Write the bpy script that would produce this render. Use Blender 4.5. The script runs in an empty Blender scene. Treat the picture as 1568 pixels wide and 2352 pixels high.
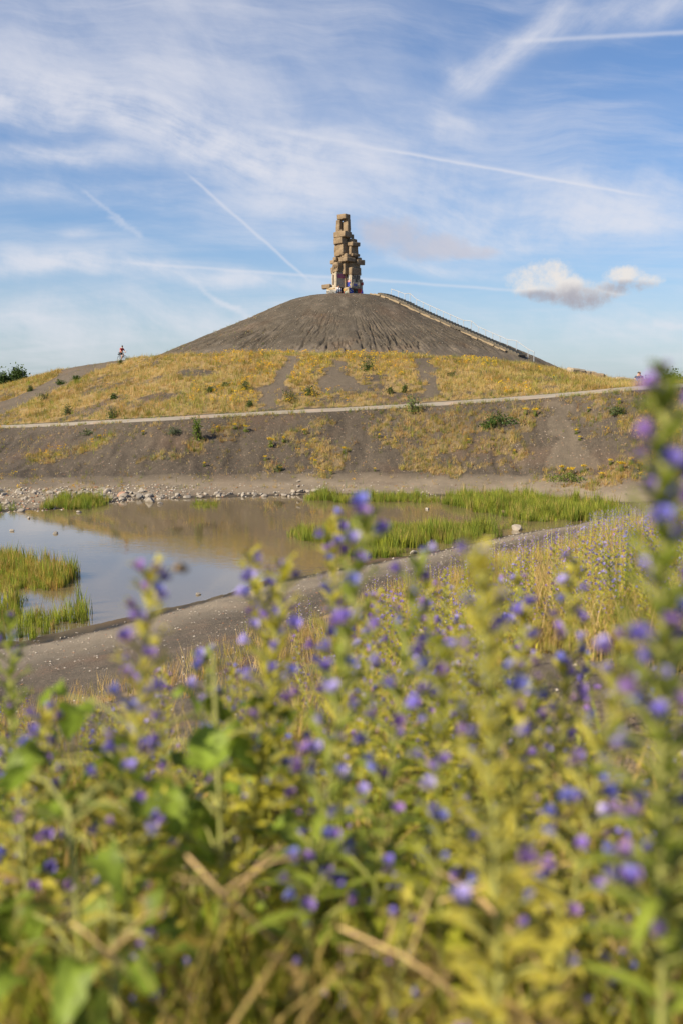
import bpy, bmesh, math, random
import numpy as np
from mathutils import Vector, Matrix

R_ = math.radians
rng = np.random.default_rng(11)
random.seed(5)
scene = bpy.context.scene
COL = scene.collection

# ------------------------------------------------------------------ camera
CAM_Z = 6.0
FPX = 35.0 / 36.0 * 2352.0            # focal length in units of the 1568x2352 picture
PITCH = math.atan((1176 - 904) / FPX)
cd = bpy.data.cameras.new('camera'); cam = bpy.data.objects.new('camera', cd); COL.objects.link(cam)
cam.location = (0, 0, CAM_Z); cam.rotation_euler = (math.pi / 2 - PITCH, 0, 0)
cd.sensor_fit = 'VERTICAL'; cd.sensor_height = 36.0; cd.sensor_width = 24.0; cd.lens = 35.0
cd.clip_start = 0.05; cd.clip_end = 20000
cd.dof.use_dof = True; cd.dof.focus_distance = 75.0; cd.dof.aperture_fstop = 2.5; cd.dof.aperture_blades = 9
scene.camera = cam
scene.render.engine = 'CYCLES'
scene.cycles.use_denoising = True; scene.cycles.use_adaptive_sampling = True; scene.cycles.adaptive_threshold = 0.02
scene.cycles.max_bounces = 6; scene.cycles.transparent_max_bounces = 6
scene.cycles.diffuse_bounces = 3; scene.cycles.glossy_bounces = 3; scene.cycles.transmission_bounces = 3
scene.cycles.caustics_reflective = False; scene.cycles.caustics_refractive = False
scene.view_settings.view_transform = 'Standard'; scene.view_settings.look = 'None'
scene.view_settings.gamma = 1.0; scene.view_settings.use_curve_mapping = False
scene.view_settings.exposure = 0.80

def ray(px, py):
    a = (px - 784) / FPX; b = (1176 - py) / FPX
    c, s = math.cos(PITCH), math.sin(PITCH)
    return (a, c + b * s, -s + b * c)
def at(px, py, Y):
    d = ray(px, py); k = Y / d[1]
    return np.array((d[0] * k, Y, CAM_Z + d[2] * k))
def uv(px, py):
    d = ray(px, py); return d[0] / d[1], d[2] / d[1]

# ------------------------------------------------------------------ sun
SUN = Vector((-0.78, -0.46, 0.66)).normalized()
sl = bpy.data.lights.new('sun', 'SUN'); sl.energy = 5.0; sl.angle = R_(0.53); sl.color = (1.0, 0.88, 0.68)
so = bpy.data.objects.new('sun', sl); COL.objects.link(so)
so.rotation_euler = SUN.to_track_quat('Z', 'Y').to_euler()

# ------------------------------------------------------------------ node helper
class NG:
    def __init__(s, tree):
        s.t = tree; s.n = tree.nodes; s.l = tree.links
    def put(s, sock, v):
        if v is None: return
        if isinstance(v, bpy.types.NodeSocket): s.l.new(v, sock)
        else: sock.default_value = v
    def m(s, op, a, b=None, c=None, clamp=False):
        n = s.n.new('ShaderNodeMath'); n.operation = op; n.use_clamp = clamp
        s.put(n.inputs[0], a); s.put(n.inputs[1], b); s.put(n.inputs[2], c)
        return n.outputs[0]
    def add(s, a, b): return s.m('ADD', a, b)
    def mul(s, a, b): return s.m('MULTIPLY', a, b)
    def vm(s, op, a, b=None):
        n = s.n.new('ShaderNodeVectorMath'); n.operation = op
        s.put(n.inputs[0], a)
        if b is not None: s.put(n.inputs[1], b)
        return n.outputs[0]
    def sep(s, v):
        n = s.n.new('ShaderNodeSeparateXYZ'); s.put(n.inputs[0], v); return n.outputs
    def comb(s, x, y, z=0.0):
        n = s.n.new('ShaderNodeCombineXYZ'); s.put(n.inputs[0], x); s.put(n.inputs[1], y); s.put(n.inputs[2], z); return n.outputs[0]
    def noise(s, vec, scale, detail=4, rough=.55, dim='3D', dist=0.0, color=False):
        n = s.n.new('ShaderNodeTexNoise'); n.noise_dimensions = dim
        s.put(n.inputs['Vector'], vec); n.inputs['Scale'].default_value = scale
        n.inputs['Detail'].default_value = detail; n.inputs['Roughness'].default_value = rough
        n.inputs['Distortion'].default_value = dist
        return n.outputs['Color' if color else 'Fac']
    def voro(s, vec, scale, out='Distance'):
        n = s.n.new('ShaderNodeTexVoronoi'); s.put(n.inputs['Vector'], vec); n.inputs['Scale'].default_value = scale
        return n.outputs[out]
    def ss(s, x, lo, hi):
        n = s.n.new('ShaderNodeMapRange'); n.interpolation_type = 'SMOOTHSTEP'
        s.put(n.inputs[0], x); s.put(n.inputs[1], lo); s.put(n.inputs[2], hi)
        n.inputs[3].default_value = 0.0; n.inputs[4].default_value = 1.0
        return n.outputs[0]
    def mix(s, f, a, b):
        n = s.n.new('ShaderNodeMix'); n.data_type = 'RGBA'
        s.put(n.inputs[0], f)
        for i, v in ((6, a), (7, b)):
            s.put(n.inputs[i], v if isinstance(v, bpy.types.NodeSocket) else (*v, 1.0))
        return n.outputs[2]
    def ramp(s, f, stops):
        n = s.n.new('ShaderNodeValToRGB'); s.put(n.inputs[0], f); e = n.color_ramp.elements
        while len(e) < len(stops): e.new(0.5)
        for i, (p, c) in enumerate(stops): e[i].position = p; e[i].color = (*c, 1)
        return n.outputs[0]

# ------------------------------------------------------------------ sky
w = bpy.data.worlds.new('World'); scene.world = w; w.use_nodes = True
w.cycles.sampling_method = 'MANUAL'; w.cycles.sample_map_resolution = 256
g = NG(w.node_tree); g.n.clear()
sky = g.n.new('ShaderNodeTexSky'); sky.sky_type = 'NISHITA'; sky.sun_disc = False
sky.sun_elevation = math.asin(SUN.z); sky.sun_rotation = math.atan2(SUN.x, SUN.y)
sky.air_density = 1.0; sky.dust_density = 0.9; sky.ozone_density = 2.2; sky.altitude = 100
tc = g.n.new('ShaderNodeTexCoord')
X, Y, Z = g.sep(tc.outputs['Generated'])
yy = g.m('MAXIMUM', Y, 0.12)
U = g.m('DIVIDE', X, yy); V = g.m('DIVIDE', Z, yy)
front = g.ss(Y, 0.15, 0.4)
UV = g.comb(U, V)
zz = g.m('MAXIMUM', g.add(Z, 0.10), 0.05)
PL = g.comb(g.m('DIVIDE', X, zz), g.m('DIVIDE', Y, zz))        # high cloud layer seen in perspective
warp = g.vm('SUBTRACT', g.noise(UV, 5.0, 2, .5, '2D', color=True), (.5, .5, .5))
UVw = g.vm('ADD', UV, g.vm('MULTIPLY', warp, (.055, .055, 0)))
def rotated(vec, ang, sx, sy):
    mp = g.n.new('ShaderNodeMapping'); mp.vector_type = 'POINT'
    mp.inputs['Rotation'].default_value = (0, 0, ang); mp.inputs['Scale'].default_value = (1, 1, 1)
    g.put(mp.inputs['Vector'], vec)
    return g.vm('MULTIPLY', mp.outputs[0], (sx, sy, 1))
streak = g.noise(rotated(UVw, R_(16), 3.0, 14.0), 1.6, 6, .62, '2D')
streak2 = g.noise(rotated(UVw, R_(-38), 4.0, 13.0), 2.2, 6, .62, '2D')
streak3 = g.noise(rotated(UVw, R_(48), 4.0, 11.0), 1.5, 6, .6, '2D')
streakH = g.noise(rotated(UVw, R_(4), 2.2, 17.0), 1.7, 6, .6, '2D')
wide = g.noise(rotated(PL, R_(12), .55, 1.4), 1.1, 4, .6, '2D', .4)
fine = g.noise(UVw, 26.0, 4, .6, '2D')

def framed(vec, p0, p1, half, wpx):
    """coordinates along and across the line p0-p1 on the sky"""
    (u0, v0), (u1, v1) = uv(*p0), uv(*p1)
    L = math.hypot(u1 - u0, v1 - v0); mp = g.n.new('ShaderNodeMapping'); mp.vector_type = 'TEXTURE'
    mp.inputs['Location'].default_value = ((u0 + u1) / 2, (v0 + v1) / 2, 0) if half else (u0, v0, 0)
    mp.inputs['Rotation'].default_value = (0, 0, math.atan2(v1 - v0, u1 - u0))
    mp.inputs['Scale'].default_value = (L / 2 if half else L, wpx / FPX, 1)
    g.put(mp.inputs['Vector'], vec); return mp.outputs[0]
def blob(p0, p1, wpx, *_):
    q = framed(UVw, p0, p1, True, wpx); n = g.n.new('ShaderNodeVectorMath'); n.operation = 'DOT_PRODUCT'; g.put(n.inputs[0], q); g.put(n.inputs[1], q)
    return g.m('POWER', .3679, n.outputs['Value'])
def total(items):
    acc = None
    for amp, b in items:
        v = g.mul(b, amp); acc = v if acc is None else g.add(acc, v)
    return acc
A = total([
    (1.15, blob((-220, 200), (430, 296), 50)), (1.0, blob((260, 275), (760, 450), 44)),
    (0.75, blob((-150, 378), (290, 378), 26)), (0.80, blob((-160, 600), (420, 622), 24)),
    (0.55, blob((300, 630), (760, 650), 16)), (0.50, blob((380, 300), (1010, 400), 58)),
    (0.45, blob((870, 292), (1080, 285), 26)), (0.55, blob((820, 490), (1700, 470), 60)),
    (0.42, blob((900, 560), (1700, 520), 34)), (0.50, blob((820, 605), (1180, 622), 16)),
    (0.40, blob((-200, 735), (900, 740), 60)), (0.40, blob((1000, 760), (1800, 740), 50)),
    (0.30, blob((560, 480), (800, 500), 24)), (0.40, blob((-100, 440), (350, 465), 26)), (0.30, blob((140, 540), (230, 548), 10))])
B = total([(0.66, blob((1030, 200), (1300, -10), 34)), (0.40, blob((990, 130), (1085, 195), 24)), (0.35, blob((1250, 60), (1750, -30), 40))])
C = total([(0.62, blob((-300, 40), (900, 130), 130)), (0.50, blob((60, 150), (850, 240), 66)), (.35, blob((-100, 110), (220, 190), 60))])
def soften(dens, nz, k): return g.m('MULTIPLY', dens, g.ss(nz, .5 - k, .5 + k + .12))
cir = g.add(soften(A, g.add(g.mul(streak, .70), g.mul(fine, .30)), .22), soften(B, g.add(g.mul(streak2, .8), g.mul(fine, .2)), .30))
cir = g.add(cir, g.mul(soften(C, g.add(g.mul(streak3, .7), g.mul(streak, .3)), .38), .55))
cir = g.add(g.mul(cir, 2.1), g.add(g.mul(A, .36), g.mul(C, .36)))
cir = g.add(cir, g.mul(B, .40))
cir = g.mul(cir, front)
gen = g.add(g.mul(g.ss(wide, .42, .95), .55), g.mul(g.mul(g.ss(streakH, .40, .78), g.ss(wide, .22, .62)), g.mul(front, .62)))
cir = g.add(cir, g.mul(gen, g.add(1.0, g.mul(front, -.45))))
# contrails: straight lines on the sky
rag_soft = g.comb(g.add(U, g.mul(g.add(fine, -.5), .002)), g.add(V, g.mul(g.add(fine, -.5), .0025)))
rag_hard = g.comb(g.add(U, g.mul(g.add(fine, -.5), .012)), g.add(V, g.mul(g.add(streak2, -.5), .020)))
def trail(p0, p1, wpx, rag=.5):
    s_, d_, _ = g.sep(framed(rag_hard if rag > .6 else rag_soft, p0, p1, False, wpx))
    body = g.m('POWER', .3679, g.mul(d_, d_))
    return g.mul(body, g.ss(g.m('PINGPONG', g.m('MINIMUM', g.m('MAXIMUM', s_, 0.0), 1.0), .5), 0.0, .16))
tr = total([(.22, trail((480, 270), (1540, 460), 5)), (.40, trail((820, 333), (1520, 457), 2.8)), (.40, trail((1120, 98), (1850, 60), 5)),
            (.40, trail((415, 385), (725, 658), 3.4)), (.22, trail((180, 425), (290, 525), 5, 1)), (.25, trail((240, 500), (335, 550), 7, 1.2)),
            (.30, trail((415, 622), (560, 727), 6, 1)), (.32, trail((480, 678), (600, 745), 8, 1)), (.35, trail((200, 597), (1280, 674), 3.4)), (.2, trail((-120, 720), (140, 730), 7, 1)), (.3, trail((1490, 735), (1640, 770), 8, 1))])
thin = g.add(.25, g.mul(g.add(g.mul(streak, .6), g.mul(fine, .4)), 1.45))
alpha = g.mul(g.add(1.0, g.mul(g.m('POWER', .3679, g.add(g.mul(g.mul(cir, thin), 1.12), g.mul(g.mul(tr, front), 1.35))), -1.0)), .94)
# small fair-weather clouds
cn = g.noise(UV, 34.0, 6, .62, '2D')
cn2 = g.noise(UV, 110.0, 3, .6, '2D')
def puff(px, py, rx, ry):
    u0, v0 = uv(px, py)
    a = g.mul(g.add(U, -u0), FPX / rx); b = g.mul(g.add(V, -v0), FPX / ry)
    return g.add(1.0, g.mul(g.add(g.mul(a, a), g.mul(b, b)), -1.0))
def mx(l):
    acc = l[0]
    for q in l[1:]: acc = g.m('MAXIMUM', acc, q)
    return acc
cum = mx([puff(1215, 650, 62, 36), puff(1255, 642, 62, 42), puff(1300, 668, 80, 40), puff(1345, 682, 66, 36), puff(1430, 638, 60, 26), puff(1475, 648, 48, 22), puff(1395, 662, 60, 24)])
cumd = g.ss(g.add(g.add(cum, g.mul(g.add(cn, -.52), 2.6)), g.mul(g.add(cn2, -.5), .7)), -.22, 1.15)
cumd = g.mul(cumd, front)
base = mx([puff(1330, 704, 110, 40), puff(1240, 684, 60, 16), puff(1440, 660, 70, 15)])
shade = g.mul(g.ss(g.add(base, g.mul(g.add(cn, -.5), 1.8)), -.9, 1.15), .85)
lil = mx([puff(900, 540, 85, 46), puff(985, 565, 110, 34), puff(1080, 580, 70, 18)])
lild = g.mul(g.ss(g.add(lil, g.mul(g.add(cn, -.5), 2.0)), -.3, 1.1), g.mul(front, .72))
hz = g.m('POWER', g.add(1.0, g.mul(g.m('MAXIMUM', Z, 0.0), -1.0)), 14.0)
skyc = sky.outputs[0]
grade = g.n.new('ShaderNodeMix'); grade.data_type = 'RGBA'; grade.blend_type = 'MULTIPLY'; grade.inputs[0].default_value = 1
g.l.new(skyc, grade.inputs[6]); grade.inputs[7].default_value = (.67, .81, 1.0, 1)
c0 = g.mix(g.mul(hz, .78), grade.outputs[2], (4.1, 4.6, 5.0))
c1 = g.mix(alpha, c0, (5.7, 5.7, 6.1))
c2 = g.mix(lild, c1, (4.1, 4.05, 4.6))
cc = g.mix(shade, (6.0, 5.7, 5.45), (2.5, 2.5, 3.0))
c3 = g.mix(g.mul(cumd, .97), c2, cc)
bg = g.n.new('ShaderNodeBackground'); bg.inputs[1].default_value = 0.080; g.l.new(c3, bg.inputs[0])
wo = g.n.new('ShaderNodeOutputWorld'); g.l.new(bg.outputs[0], wo.inputs[0])

# ------------------------------------------------------------------ object helpers
def tag(o, label=None, cat=None, group=None, kind=None):
    if label: o['label'] = label
    if cat: o['category'] = cat
    if group: o['group'] = group
    if kind: o['kind'] = kind
    return o
def empty(name, loc=(0, 0, 0), rz=0.0):
    o = bpy.data.objects.new(name, None); COL.objects.link(o); o.location = loc; o.rotation_euler = (0, 0, rz)
    o.empty_display_size = .1
    return o
def link(name, me, mat=None, parent=None):
    if mat is not None and len(me.materials) == 0: me.materials.append(mat)
    o = bpy.data.objects.new(name, me); COL.objects.link(o)
    if parent: o.parent = parent
    return o
def npmesh(name, Vt, F, col=None, smooth=False):
    """V (n,3), F (m,3|4) -> mesh, optional per-vertex colour attribute 'Col'"""
    Vt = np.asarray(Vt, np.float32); F = np.asarray(F, np.int32)
    me = bpy.data.meshes.new(name); k = F.shape[1]
    me.vertices.add(len(Vt)); me.vertices.foreach_set('co', Vt.ravel())
    me.loops.add(F.size); me.loops.foreach_set('vertex_index', F.ravel())
    me.polygons.add(len(F)); me.polygons.foreach_set('loop_start', np.arange(0, F.size, k, dtype=np.int32))
    me.polygons.foreach_set('loop_total', np.full(len(F), k, np.int32))
    if smooth: me.polygons.foreach_set('use_smooth', np.ones(len(F), bool))
    if col is not None:
        a = me.color_attributes.new('Col', 'FLOAT_COLOR', 'POINT')
        c4 = np.ones((len(Vt), 4), np.float32); c4[:, :3] = col; a.data.foreach_set('color', c4.ravel())
    me.update(); me.validate()
    return me
def pymesh(name, verts, faces, smooth=False):
    me = bpy.data.meshes.new(name); me.from_pydata([tuple(v) for v in verts], [], faces); 
    if smooth: me.polygons.foreach_set('use_smooth', [True] * len(me.polygons))
    me.update(); return me
def copy_tree(o, parent=None):
    c = o.copy(); COL.objects.link(c); c.parent = parent
    for ch in list(o.children): copy_tree(ch, c)
    return c

class MB:                                    # collects solids, built as one mesh
    def __init__(s): s.v = []; s.f = []
    def box(s, c, size, rz=0.0, mat=None):
        b = len(s.v); sx, sy, sz = (q / 2 for q in size); M = mat or Matrix.Rotation(rz, 3, 'Z'); c = Vector(c)
        for x in (-sx, sx):
            for y in (-sy, sy):
                for z in (-sz, sz): s.v.append(tuple(c + M @ Vector((x, y, z))))
        s.f += [tuple(b + i for i in q) for q in ((0, 1, 3, 2), (4, 6, 7, 5), (0, 4, 5, 1), (2, 3, 7, 6), (0, 2, 6, 4), (1, 5, 7, 3))]
        return s
    def tube(s, pts, rad, n=6, cap=True):
        pts = [Vector(p) for p in pts]; b = len(s.v); k = len(pts)
        rad = [rad] * k if not hasattr(rad, '__len__') else rad
        for i, p in enumerate(pts):
            d = (pts[min(i + 1, k - 1)] - pts[max(i - 1, 0)]).normalized()
            u = d.orthogonal().normalized() if i == 0 else (pu - d * pu.dot(d)).normalized()
            pu = u; v = d.cross(u)
            for j in range(n):
                a = 2 * math.pi * j / n; s.v.append(tuple(p + (u * math.cos(a) + v * math.sin(a)) * rad[i]))
        for i in range(k - 1):
            for j in range(n):
                s.f.append((b + i * n + j, b + i * n + (j + 1) % n, b + (i + 1) * n + (j + 1) % n, b + (i + 1) * n + j))
        if cap: s.f.append(tuple(b + j for j in range(n))[::-1]); s.f.append(tuple(b + (k - 1) * n + j for j in range(n)))
        return s
    def ell(s, c, r, M=None, nu=10, nv=6):
        b = len(s.v); c = Vector(c); M = M or Matrix.Identity(3)
        for i in range(nv + 1):
            th = math.pi * i / nv
            for j in range(nu):
                ph = 2 * math.pi * j / nu
                s.v.append(tuple(c + M @ Vector((r[0] * math.sin(th) * math.cos(ph), r[1] * math.sin(th) * math.sin(ph), r[2] * math.cos(th)))))
        for i in range(nv):
            for j in range(nu): s.f.append((b + i * nu + j, b + (i + 1) * nu + j, b + (i + 1) * nu + (j + 1) % nu, b + i * nu + (j + 1) % nu))
        return s
    def ring(s, c, ax, rad, r, n=28, m=6):
        c = Vector(c); ax = Vector(ax).normalized(); u = ax.orthogonal().normalized(); v = ax.cross(u); b = len(s.v)
        for i in range(n):
            a = 2 * math.pi * i / n; rd = u * math.cos(a) + v * math.sin(a)
            for j in range(m):
                q = 2 * math.pi * j / m; s.v.append(tuple(c + rd * (rad + r * math.cos(q)) + ax * r * math.sin(q)))
        for i in range(n):
            for j in range(m): s.f.append((b + i * m + j, b + ((i + 1) % n) * m + j, b + ((i + 1) % n) * m + (j + 1) % m, b + i * m + (j + 1) % m))
        return s
    def build(s, name, mat, parent=None, smooth=False):
        return link(name, pymesh(name, s.v, s.f, smooth), mat, parent)

# numpy value noise
_T = rng.random((256, 256))
def vn(x, y, sd=0):
    x = np.asarray(x, float) + sd * 17.3; y = np.asarray(y, float) + sd * 41.7
    i = np.floor(x).astype(int); j = np.floor(y).astype(int); fx = x - i; fy = y - j
    fx = fx * fx * (3 - 2 * fx); fy = fy * fy * (3 - 2 * fy)
    a = _T[i & 255, j & 255]; b = _T[(i + 1) & 255, j & 255]; c = _T[i & 255, (j + 1) & 255]; d = _T[(i + 1) & 255, (j + 1) & 255]
    return (a * (1 - fx) + b * fx) * (1 - fy) + (c * (1 - fx) + d * fx) * fy
def fbm(x, y, o=4, sd=0):
    t = 0; a = .5; n = 0
    for k in range(o): t = t + a * vn(x * 2 ** k, y * 2 ** k, sd + k); n += a; a *= .5
    return t / n
def sstep(x, a, b):
    q = np.clip((x - a) / (b - a), 0, 1); return q * q * (3 - 2 * q)
def inpoly(P, poly):
    x, y = P[:, 0], P[:, 1]; ins = np.zeros(len(P), bool); n = len(poly)
    for i in range(n):
        x0, y0 = poly[i][:2]; x1, y1 = poly[(i + 1) % n][:2]
        if y0 == y1: continue
        c = ((y0 > y) != (y1 > y)) & (x < (x1 - x0) * (y - y0) / (y1 - y0) + x0); ins ^= c
    return ins

# ------------------------------------------------------------------ materials
def new_mat(name):
    m = bpy.data.materials.new(name); m.use_nodes = True; m.node_tree.nodes.clear(); return m, NG(m.node_tree)
def finish(m, g, color, rough=.9, bump=None, bstr=.3, bdist=.05, spec=.3, trans=0.0, metal=0.0, coat=0.0):
    p = g.n.new('ShaderNodeBsdfPrincipled'); o = g.n.new('ShaderNodeOutputMaterial')
    g.put(p.inputs['Base Color'], color if isinstance(color, bpy.types.NodeSocket) else (*color, 1))
    g.put(p.inputs['Roughness'], rough); p.inputs['Specular IOR Level'].default_value = spec; p.inputs['Metallic'].default_value = metal
    if bump is not None:
        b = g.n.new('ShaderNodeBump'); b.inputs['Strength'].default_value = bstr; b.inputs['Distance'].default_value = bdist
        g.put(b.inputs['Height'], bump); g.l.new(b.outputs[0], p.inputs['Normal'])
    out = p.outputs[0]
    if trans:
        t = g.n.new('ShaderNodeBsdfTranslucent'); g.put(t.inputs[0], color if isinstance(color, bpy.types.NodeSocket) else (*color, 1))
        mx_ = g.n.new('ShaderNodeMixShader'); mx_.inputs[0].default_value = trans
        g.l.new(out, mx_.inputs[1]); g.l.new(t.outputs[0], mx_.inputs[2]); out = mx_.outputs[0]
    g.l.new(out, o.inputs[0]); return m
def plain(name, col, rough=.7, var=.15, scale=8.0, trans=0.0, metal=0.0, spec=.3):
    m, g = new_mat(name); gp = g.n.new('ShaderNodeTexCoord').outputs['Object']
    n = g.noise(gp, scale, 4)
    c = g.mix(n, tuple(q * (1 - var) for q in col), tuple(min(1, q * (1 + var)) for q in col))
    return finish(m, g, c, rough, n, .15, .01, spec, trans, metal)
def attr_mat(name, rough=.6, trans=.35, spec=.2):
    m, g = new_mat(name); a = g.n.new('ShaderNodeVertexColor'); a.layer_name = 'Col'
    return finish(m, g, a.outputs[0], rough, None, spec=spec, trans=trans)
def pos(g): return g.n.new('ShaderNodeNewGeometry').outputs['Position']

def ground_mat(name, dark, mid, pale, straw, stones=True, rscale=1.0, bstr=.5):
    """loose colliery shale; Col.r = dry thatch cover, Col.g = pale trodden dust, Col.b = wet mud"""
    m, g = new_mat(name); p = pos(g)
    a = g.n.new('ShaderNodeVertexColor'); a.layer_name = 'Col'; r, gg, bb = g.sep(a.outputs[0])
    n1 = g.noise(p, .35 * rscale, 5, .6); n2 = g.noise(p, 3.2 * rscale, 5, .65); n3 = g.noise(p, 22 * rscale, 3, .7)
    f = g.add(g.mul(n1, .45), g.add(g.mul(n2, .35), g.mul(n3, .35)))
    c = g.mix(g.ss(f, .38, .82), dark, mid)
    red = g.noise(p, .22 * rscale, 3, .5)
    c = g.mix(g.mul(g.ss(red, .50, .75), .45), c, (mid[0] * 1.25, mid[1] * .92, mid[2] * .78))
    c = g.mix(g.mul(gg, g.add(.55, g.mul(n2, .6))), c, pale)
    thatch = g.ss(g.add(r, g.mul(g.add(n3, -.5), .7)), .35, .8)
    sc = g.mix(n3, straw, tuple(q * .45 for q in straw))
    c = g.mix(g.mul(thatch, .75), c, sc)
    hgt = g.add(g.mul(n2, .6), g.mul(n3, .4))
    if stones:
        v = g.n.new('ShaderNodeTexVoronoi'); g.put(v.inputs['Vector'], p); v.inputs['Scale'].default_value = 5.5 * rscale
        sm = g.m('LESS_THAN', v.outputs['Distance'], g.mul(g.ss(g.sep(v.outputs['Color'])[0], .72, 1.0), .30))
        tint = g.mix(g.sep(v.outputs['Color'])[1], (.30, .24, .18), (.28, .13, .07))
        c = g.mix(g.mul(sm, .8), c, tint); hgt = g.add(hgt, g.mul(sm, .6))
        v2 = g.n.new('ShaderNodeTexVoronoi'); g.put(v2.inputs['Vector'], p); v2.inputs['Scale'].default_value = 30 * rscale
        c = g.mix(g.mul(g.ss(g.sep(v2.outputs['Color'])[0], .55, .95), .5), c, tuple(q * 1.9 for q in mid))
        hgt = g.add(hgt, g.mul(v2.outputs['Distance'], -.5))
    c = g.mix(g.mul(bb, .9), c, (.022, .02, .016))
    return finish(m, g, c, g.add(.95, g.mul(bb, -.5)), hgt, bstr, .06, .15)
M_hill = ground_mat('shale_slope', (.038, .031, .024), (.094, .075, .056), (.26, .21, .15), (.42, .29, .11))
M_cone = ground_mat('shale_cone', (.042, .035, .026), (.090, .074, .055), (.19, .155, .12), (.40, .30, .12))
M_bank = ground_mat('shale_bank', (.048, .040, .031), (.145, .118, .090), (.30, .25, .185), (.50, .34, .16), True, 3.0, .6)
M_path = ground_mat('pale_gravel', (.22, .19, .15), (.34, .30, .245), (.40, .355, .29), (.4, .3, .15), False, 1.5, .3)
M_bed = ground_mat('pond_mud', (.07, .055, .035), (.11, .085, .055), (.15, .12, .08), (.2, .17, .1), False)
M_veg = attr_mat('vegetation', .65, .42)
M_leaf = attr_mat('leaf_green', .5, .5, .3)
M_petal = attr_mat('petal', .6, .35, .1)

m, g = new_mat('pond_water')
p = pos(g)
h = g.add(g.noise(g.vm('MULTIPLY', p, (1.0, 2.4, 1)), 1.4, 3, .5), g.mul(g.noise(g.vm('MULTIPLY', p, (1, 2.2, 1)), 6.0, 2, .5), .35))
patch = g.ss(g.noise(p, .10, 2, .5), .40, .62)
murk = g.mix(g.noise(p, .3, 3), (.155, .115, .060), (.125, .094, .050))
M_water = finish(m, g, murk, .015, g.mul(h, g.add(.25, patch)), .10, .035, .5)
for nd in M_water.node_tree.nodes:
    if nd.type == 'BSDF_PRINCIPLED': nd.inputs['IOR'].default_value = 2.1

# ------------------------------------------------------------------ terrain
cols_x = np.array([-1500, -500, 0, 150, 280, 400, 600, 784, 1000, 1200, 1320, 1440, 1568, 2100, 3200], float)
def curve(pairs):
    q = np.array(pairs, float); return np.interp(cols_x, q[:, 0], q[:, 1])
tcol = (cols_x - 784) / FPX
def depth_for(yarr, zarr):
    out = []
    for x, y, z in zip(cols_x, yarr, zarr):
        d = ray(x, y); out.append((z - CAM_Z) / (d[2] / d[1]))
    return np.array(out)
def z_for(yarr, Yarr): return np.array([at(x, y, Yd)[2] for x, y, Yd in zip(cols_x, yarr, Yarr)])
knots = []
nK = len(cols_x); cst = lambda v: np.full(nK, float(v))
knots.append((cst(-10), cst(5.4)))
knots.append((cst(0), cst(5.22)))
z3 = curve([(0, 1.2), (280, 1.1), (600, 1.0), (784, .9), (1000, .8), (1200, .7), (1440, .5), (1568, .45), (3200, .6)])
y3 = curve([(-1500, 1750), (0, 1655), (280, 1560), (400, 1512), (600, 1450), (784, 1400), (1000, 1330), (1200, 1268), (1320, 1238), (1440, 1200), (1568, 1175), (3200, 1160)])
Y3 = depth_for(y3, z3)
knots.append((Y3 * .45, 5.22 + (z3 - 5.22) * .49))
knots.append((Y3, z3))
y4 = curve([(-1500, 1560), (0, 1490), (150, 1466), (280, 1436), (400, 1402), (600, 1347), (784, 1309), (1000, 1270), (1200, 1226), (1320, 1207), (1440, 1180), (1568, 1160), (3200, 1140)])
pond_on = curve([(0, 1), (1390, 1), (1440, .35), (1480, 0), (3200, 0)])
z4 = curve([(0, 0), (1440, .03), (1568, .25), (3200, .4)])
Y4 = depth_for(y4, z4)
y6 = curve([(-1500, 1185), (0, 1176), (150, 1164), (280, 1150), (400, 1142), (600, 1137), (784, 1134), (1000, 1136), (1200, 1141), (1320, 1147), (1440, 1158), (1568, 1148), (3200, 1135)])
Y6 = depth_for(y6, z4)
Y6 = np.maximum(Y6, Y4 + 1.5)
knots.append((Y4, z4))
knots.append((Y4 * .8 + Y6 * .2, z4 - .30 * pond_on)); knots.append((Y4 * .25 + Y6 * .75, z4 - .35 * pond_on))
knots.append((Y6, z4))
z7 = curve([(0, .45), (784, .5), (1200, .5), (1568, .7), (3200, .8)])
y7 = curve([(-1500, 1118), (0, 1112), (280, 1108), (600, 1104), (784, 1104), (1000, 1107), (1200, 1113), (1320, 1117), (1440, 1124), (1568, 1120), (3200, 1115)])
Y7 = np.maximum(depth_for(y7, z7), Y6 + 1.2)
knots.append((Y7, z7))
y8 = curve([(-1500, 1005), (0, 984), (150, 978), (280, 971), (400, 965), (600, 953), (784, 944), (1000, 932), (1200, 918), (1320, 908), (1440, 897), (1568, 889), (3200, 880)])
slope_c = curve([(-1500, .11), (0, .125), (150, .20), (280, .38), (400, .50), (3200, .50)])
Y8 = []; Z8 = []
for k in range(nK):
    sl_ = slope_c[k]; e = ray(cols_x[k], y8[k]); e = e[2] / e[1]
    s = (CAM_Z + e * Y7[k] - z7[k]) / (sl_ - e); Y8.append(Y7[k] + s); Z8.append(z7[k] + sl_ * s)
Y8 = np.array(Y8); Z8 = np.array(Z8)
knots.append((Y7 * .75 + Y8 * .25, z7 * .82 + Z8 * .18))
knots.append((Y8, Z8))
Y9 = Y8 + 3.0; Z9 = Z8 + curve([(0, .15), (784, .2), (1440, .28), (3200, .3)])
knots.append((Y9, Z9))
Yr = curve([(-1500, 112), (0, 112), (150, 112), (280, 108), (400, 98), (600, 92), (784, 90), (1000, 91), (1200, 93), (1320, 95), (1440, 92), (1490, 80), (1568, 77), (3200, 78)])
yr = curve([(-1500, 960), (-500, 930), (0, 893), (150, 848), (280, 827), (400, 818), (600, 815), (784, 815), (1000, 820), (1200, 836), (1320, 860), (1440, 880), (1500, 886), (1568, 886), (3200, 880)])
Zr = z_for(yr, Yr)
Ym = Y9 * .55 + Yr * .45; Zm = Z9 * .55 + Zr * .45 + curve([(0, .2), (400, .35), (1200, .35), (1440, .1), (3200, 0)])
knots.append((Ym, Zm))
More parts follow.
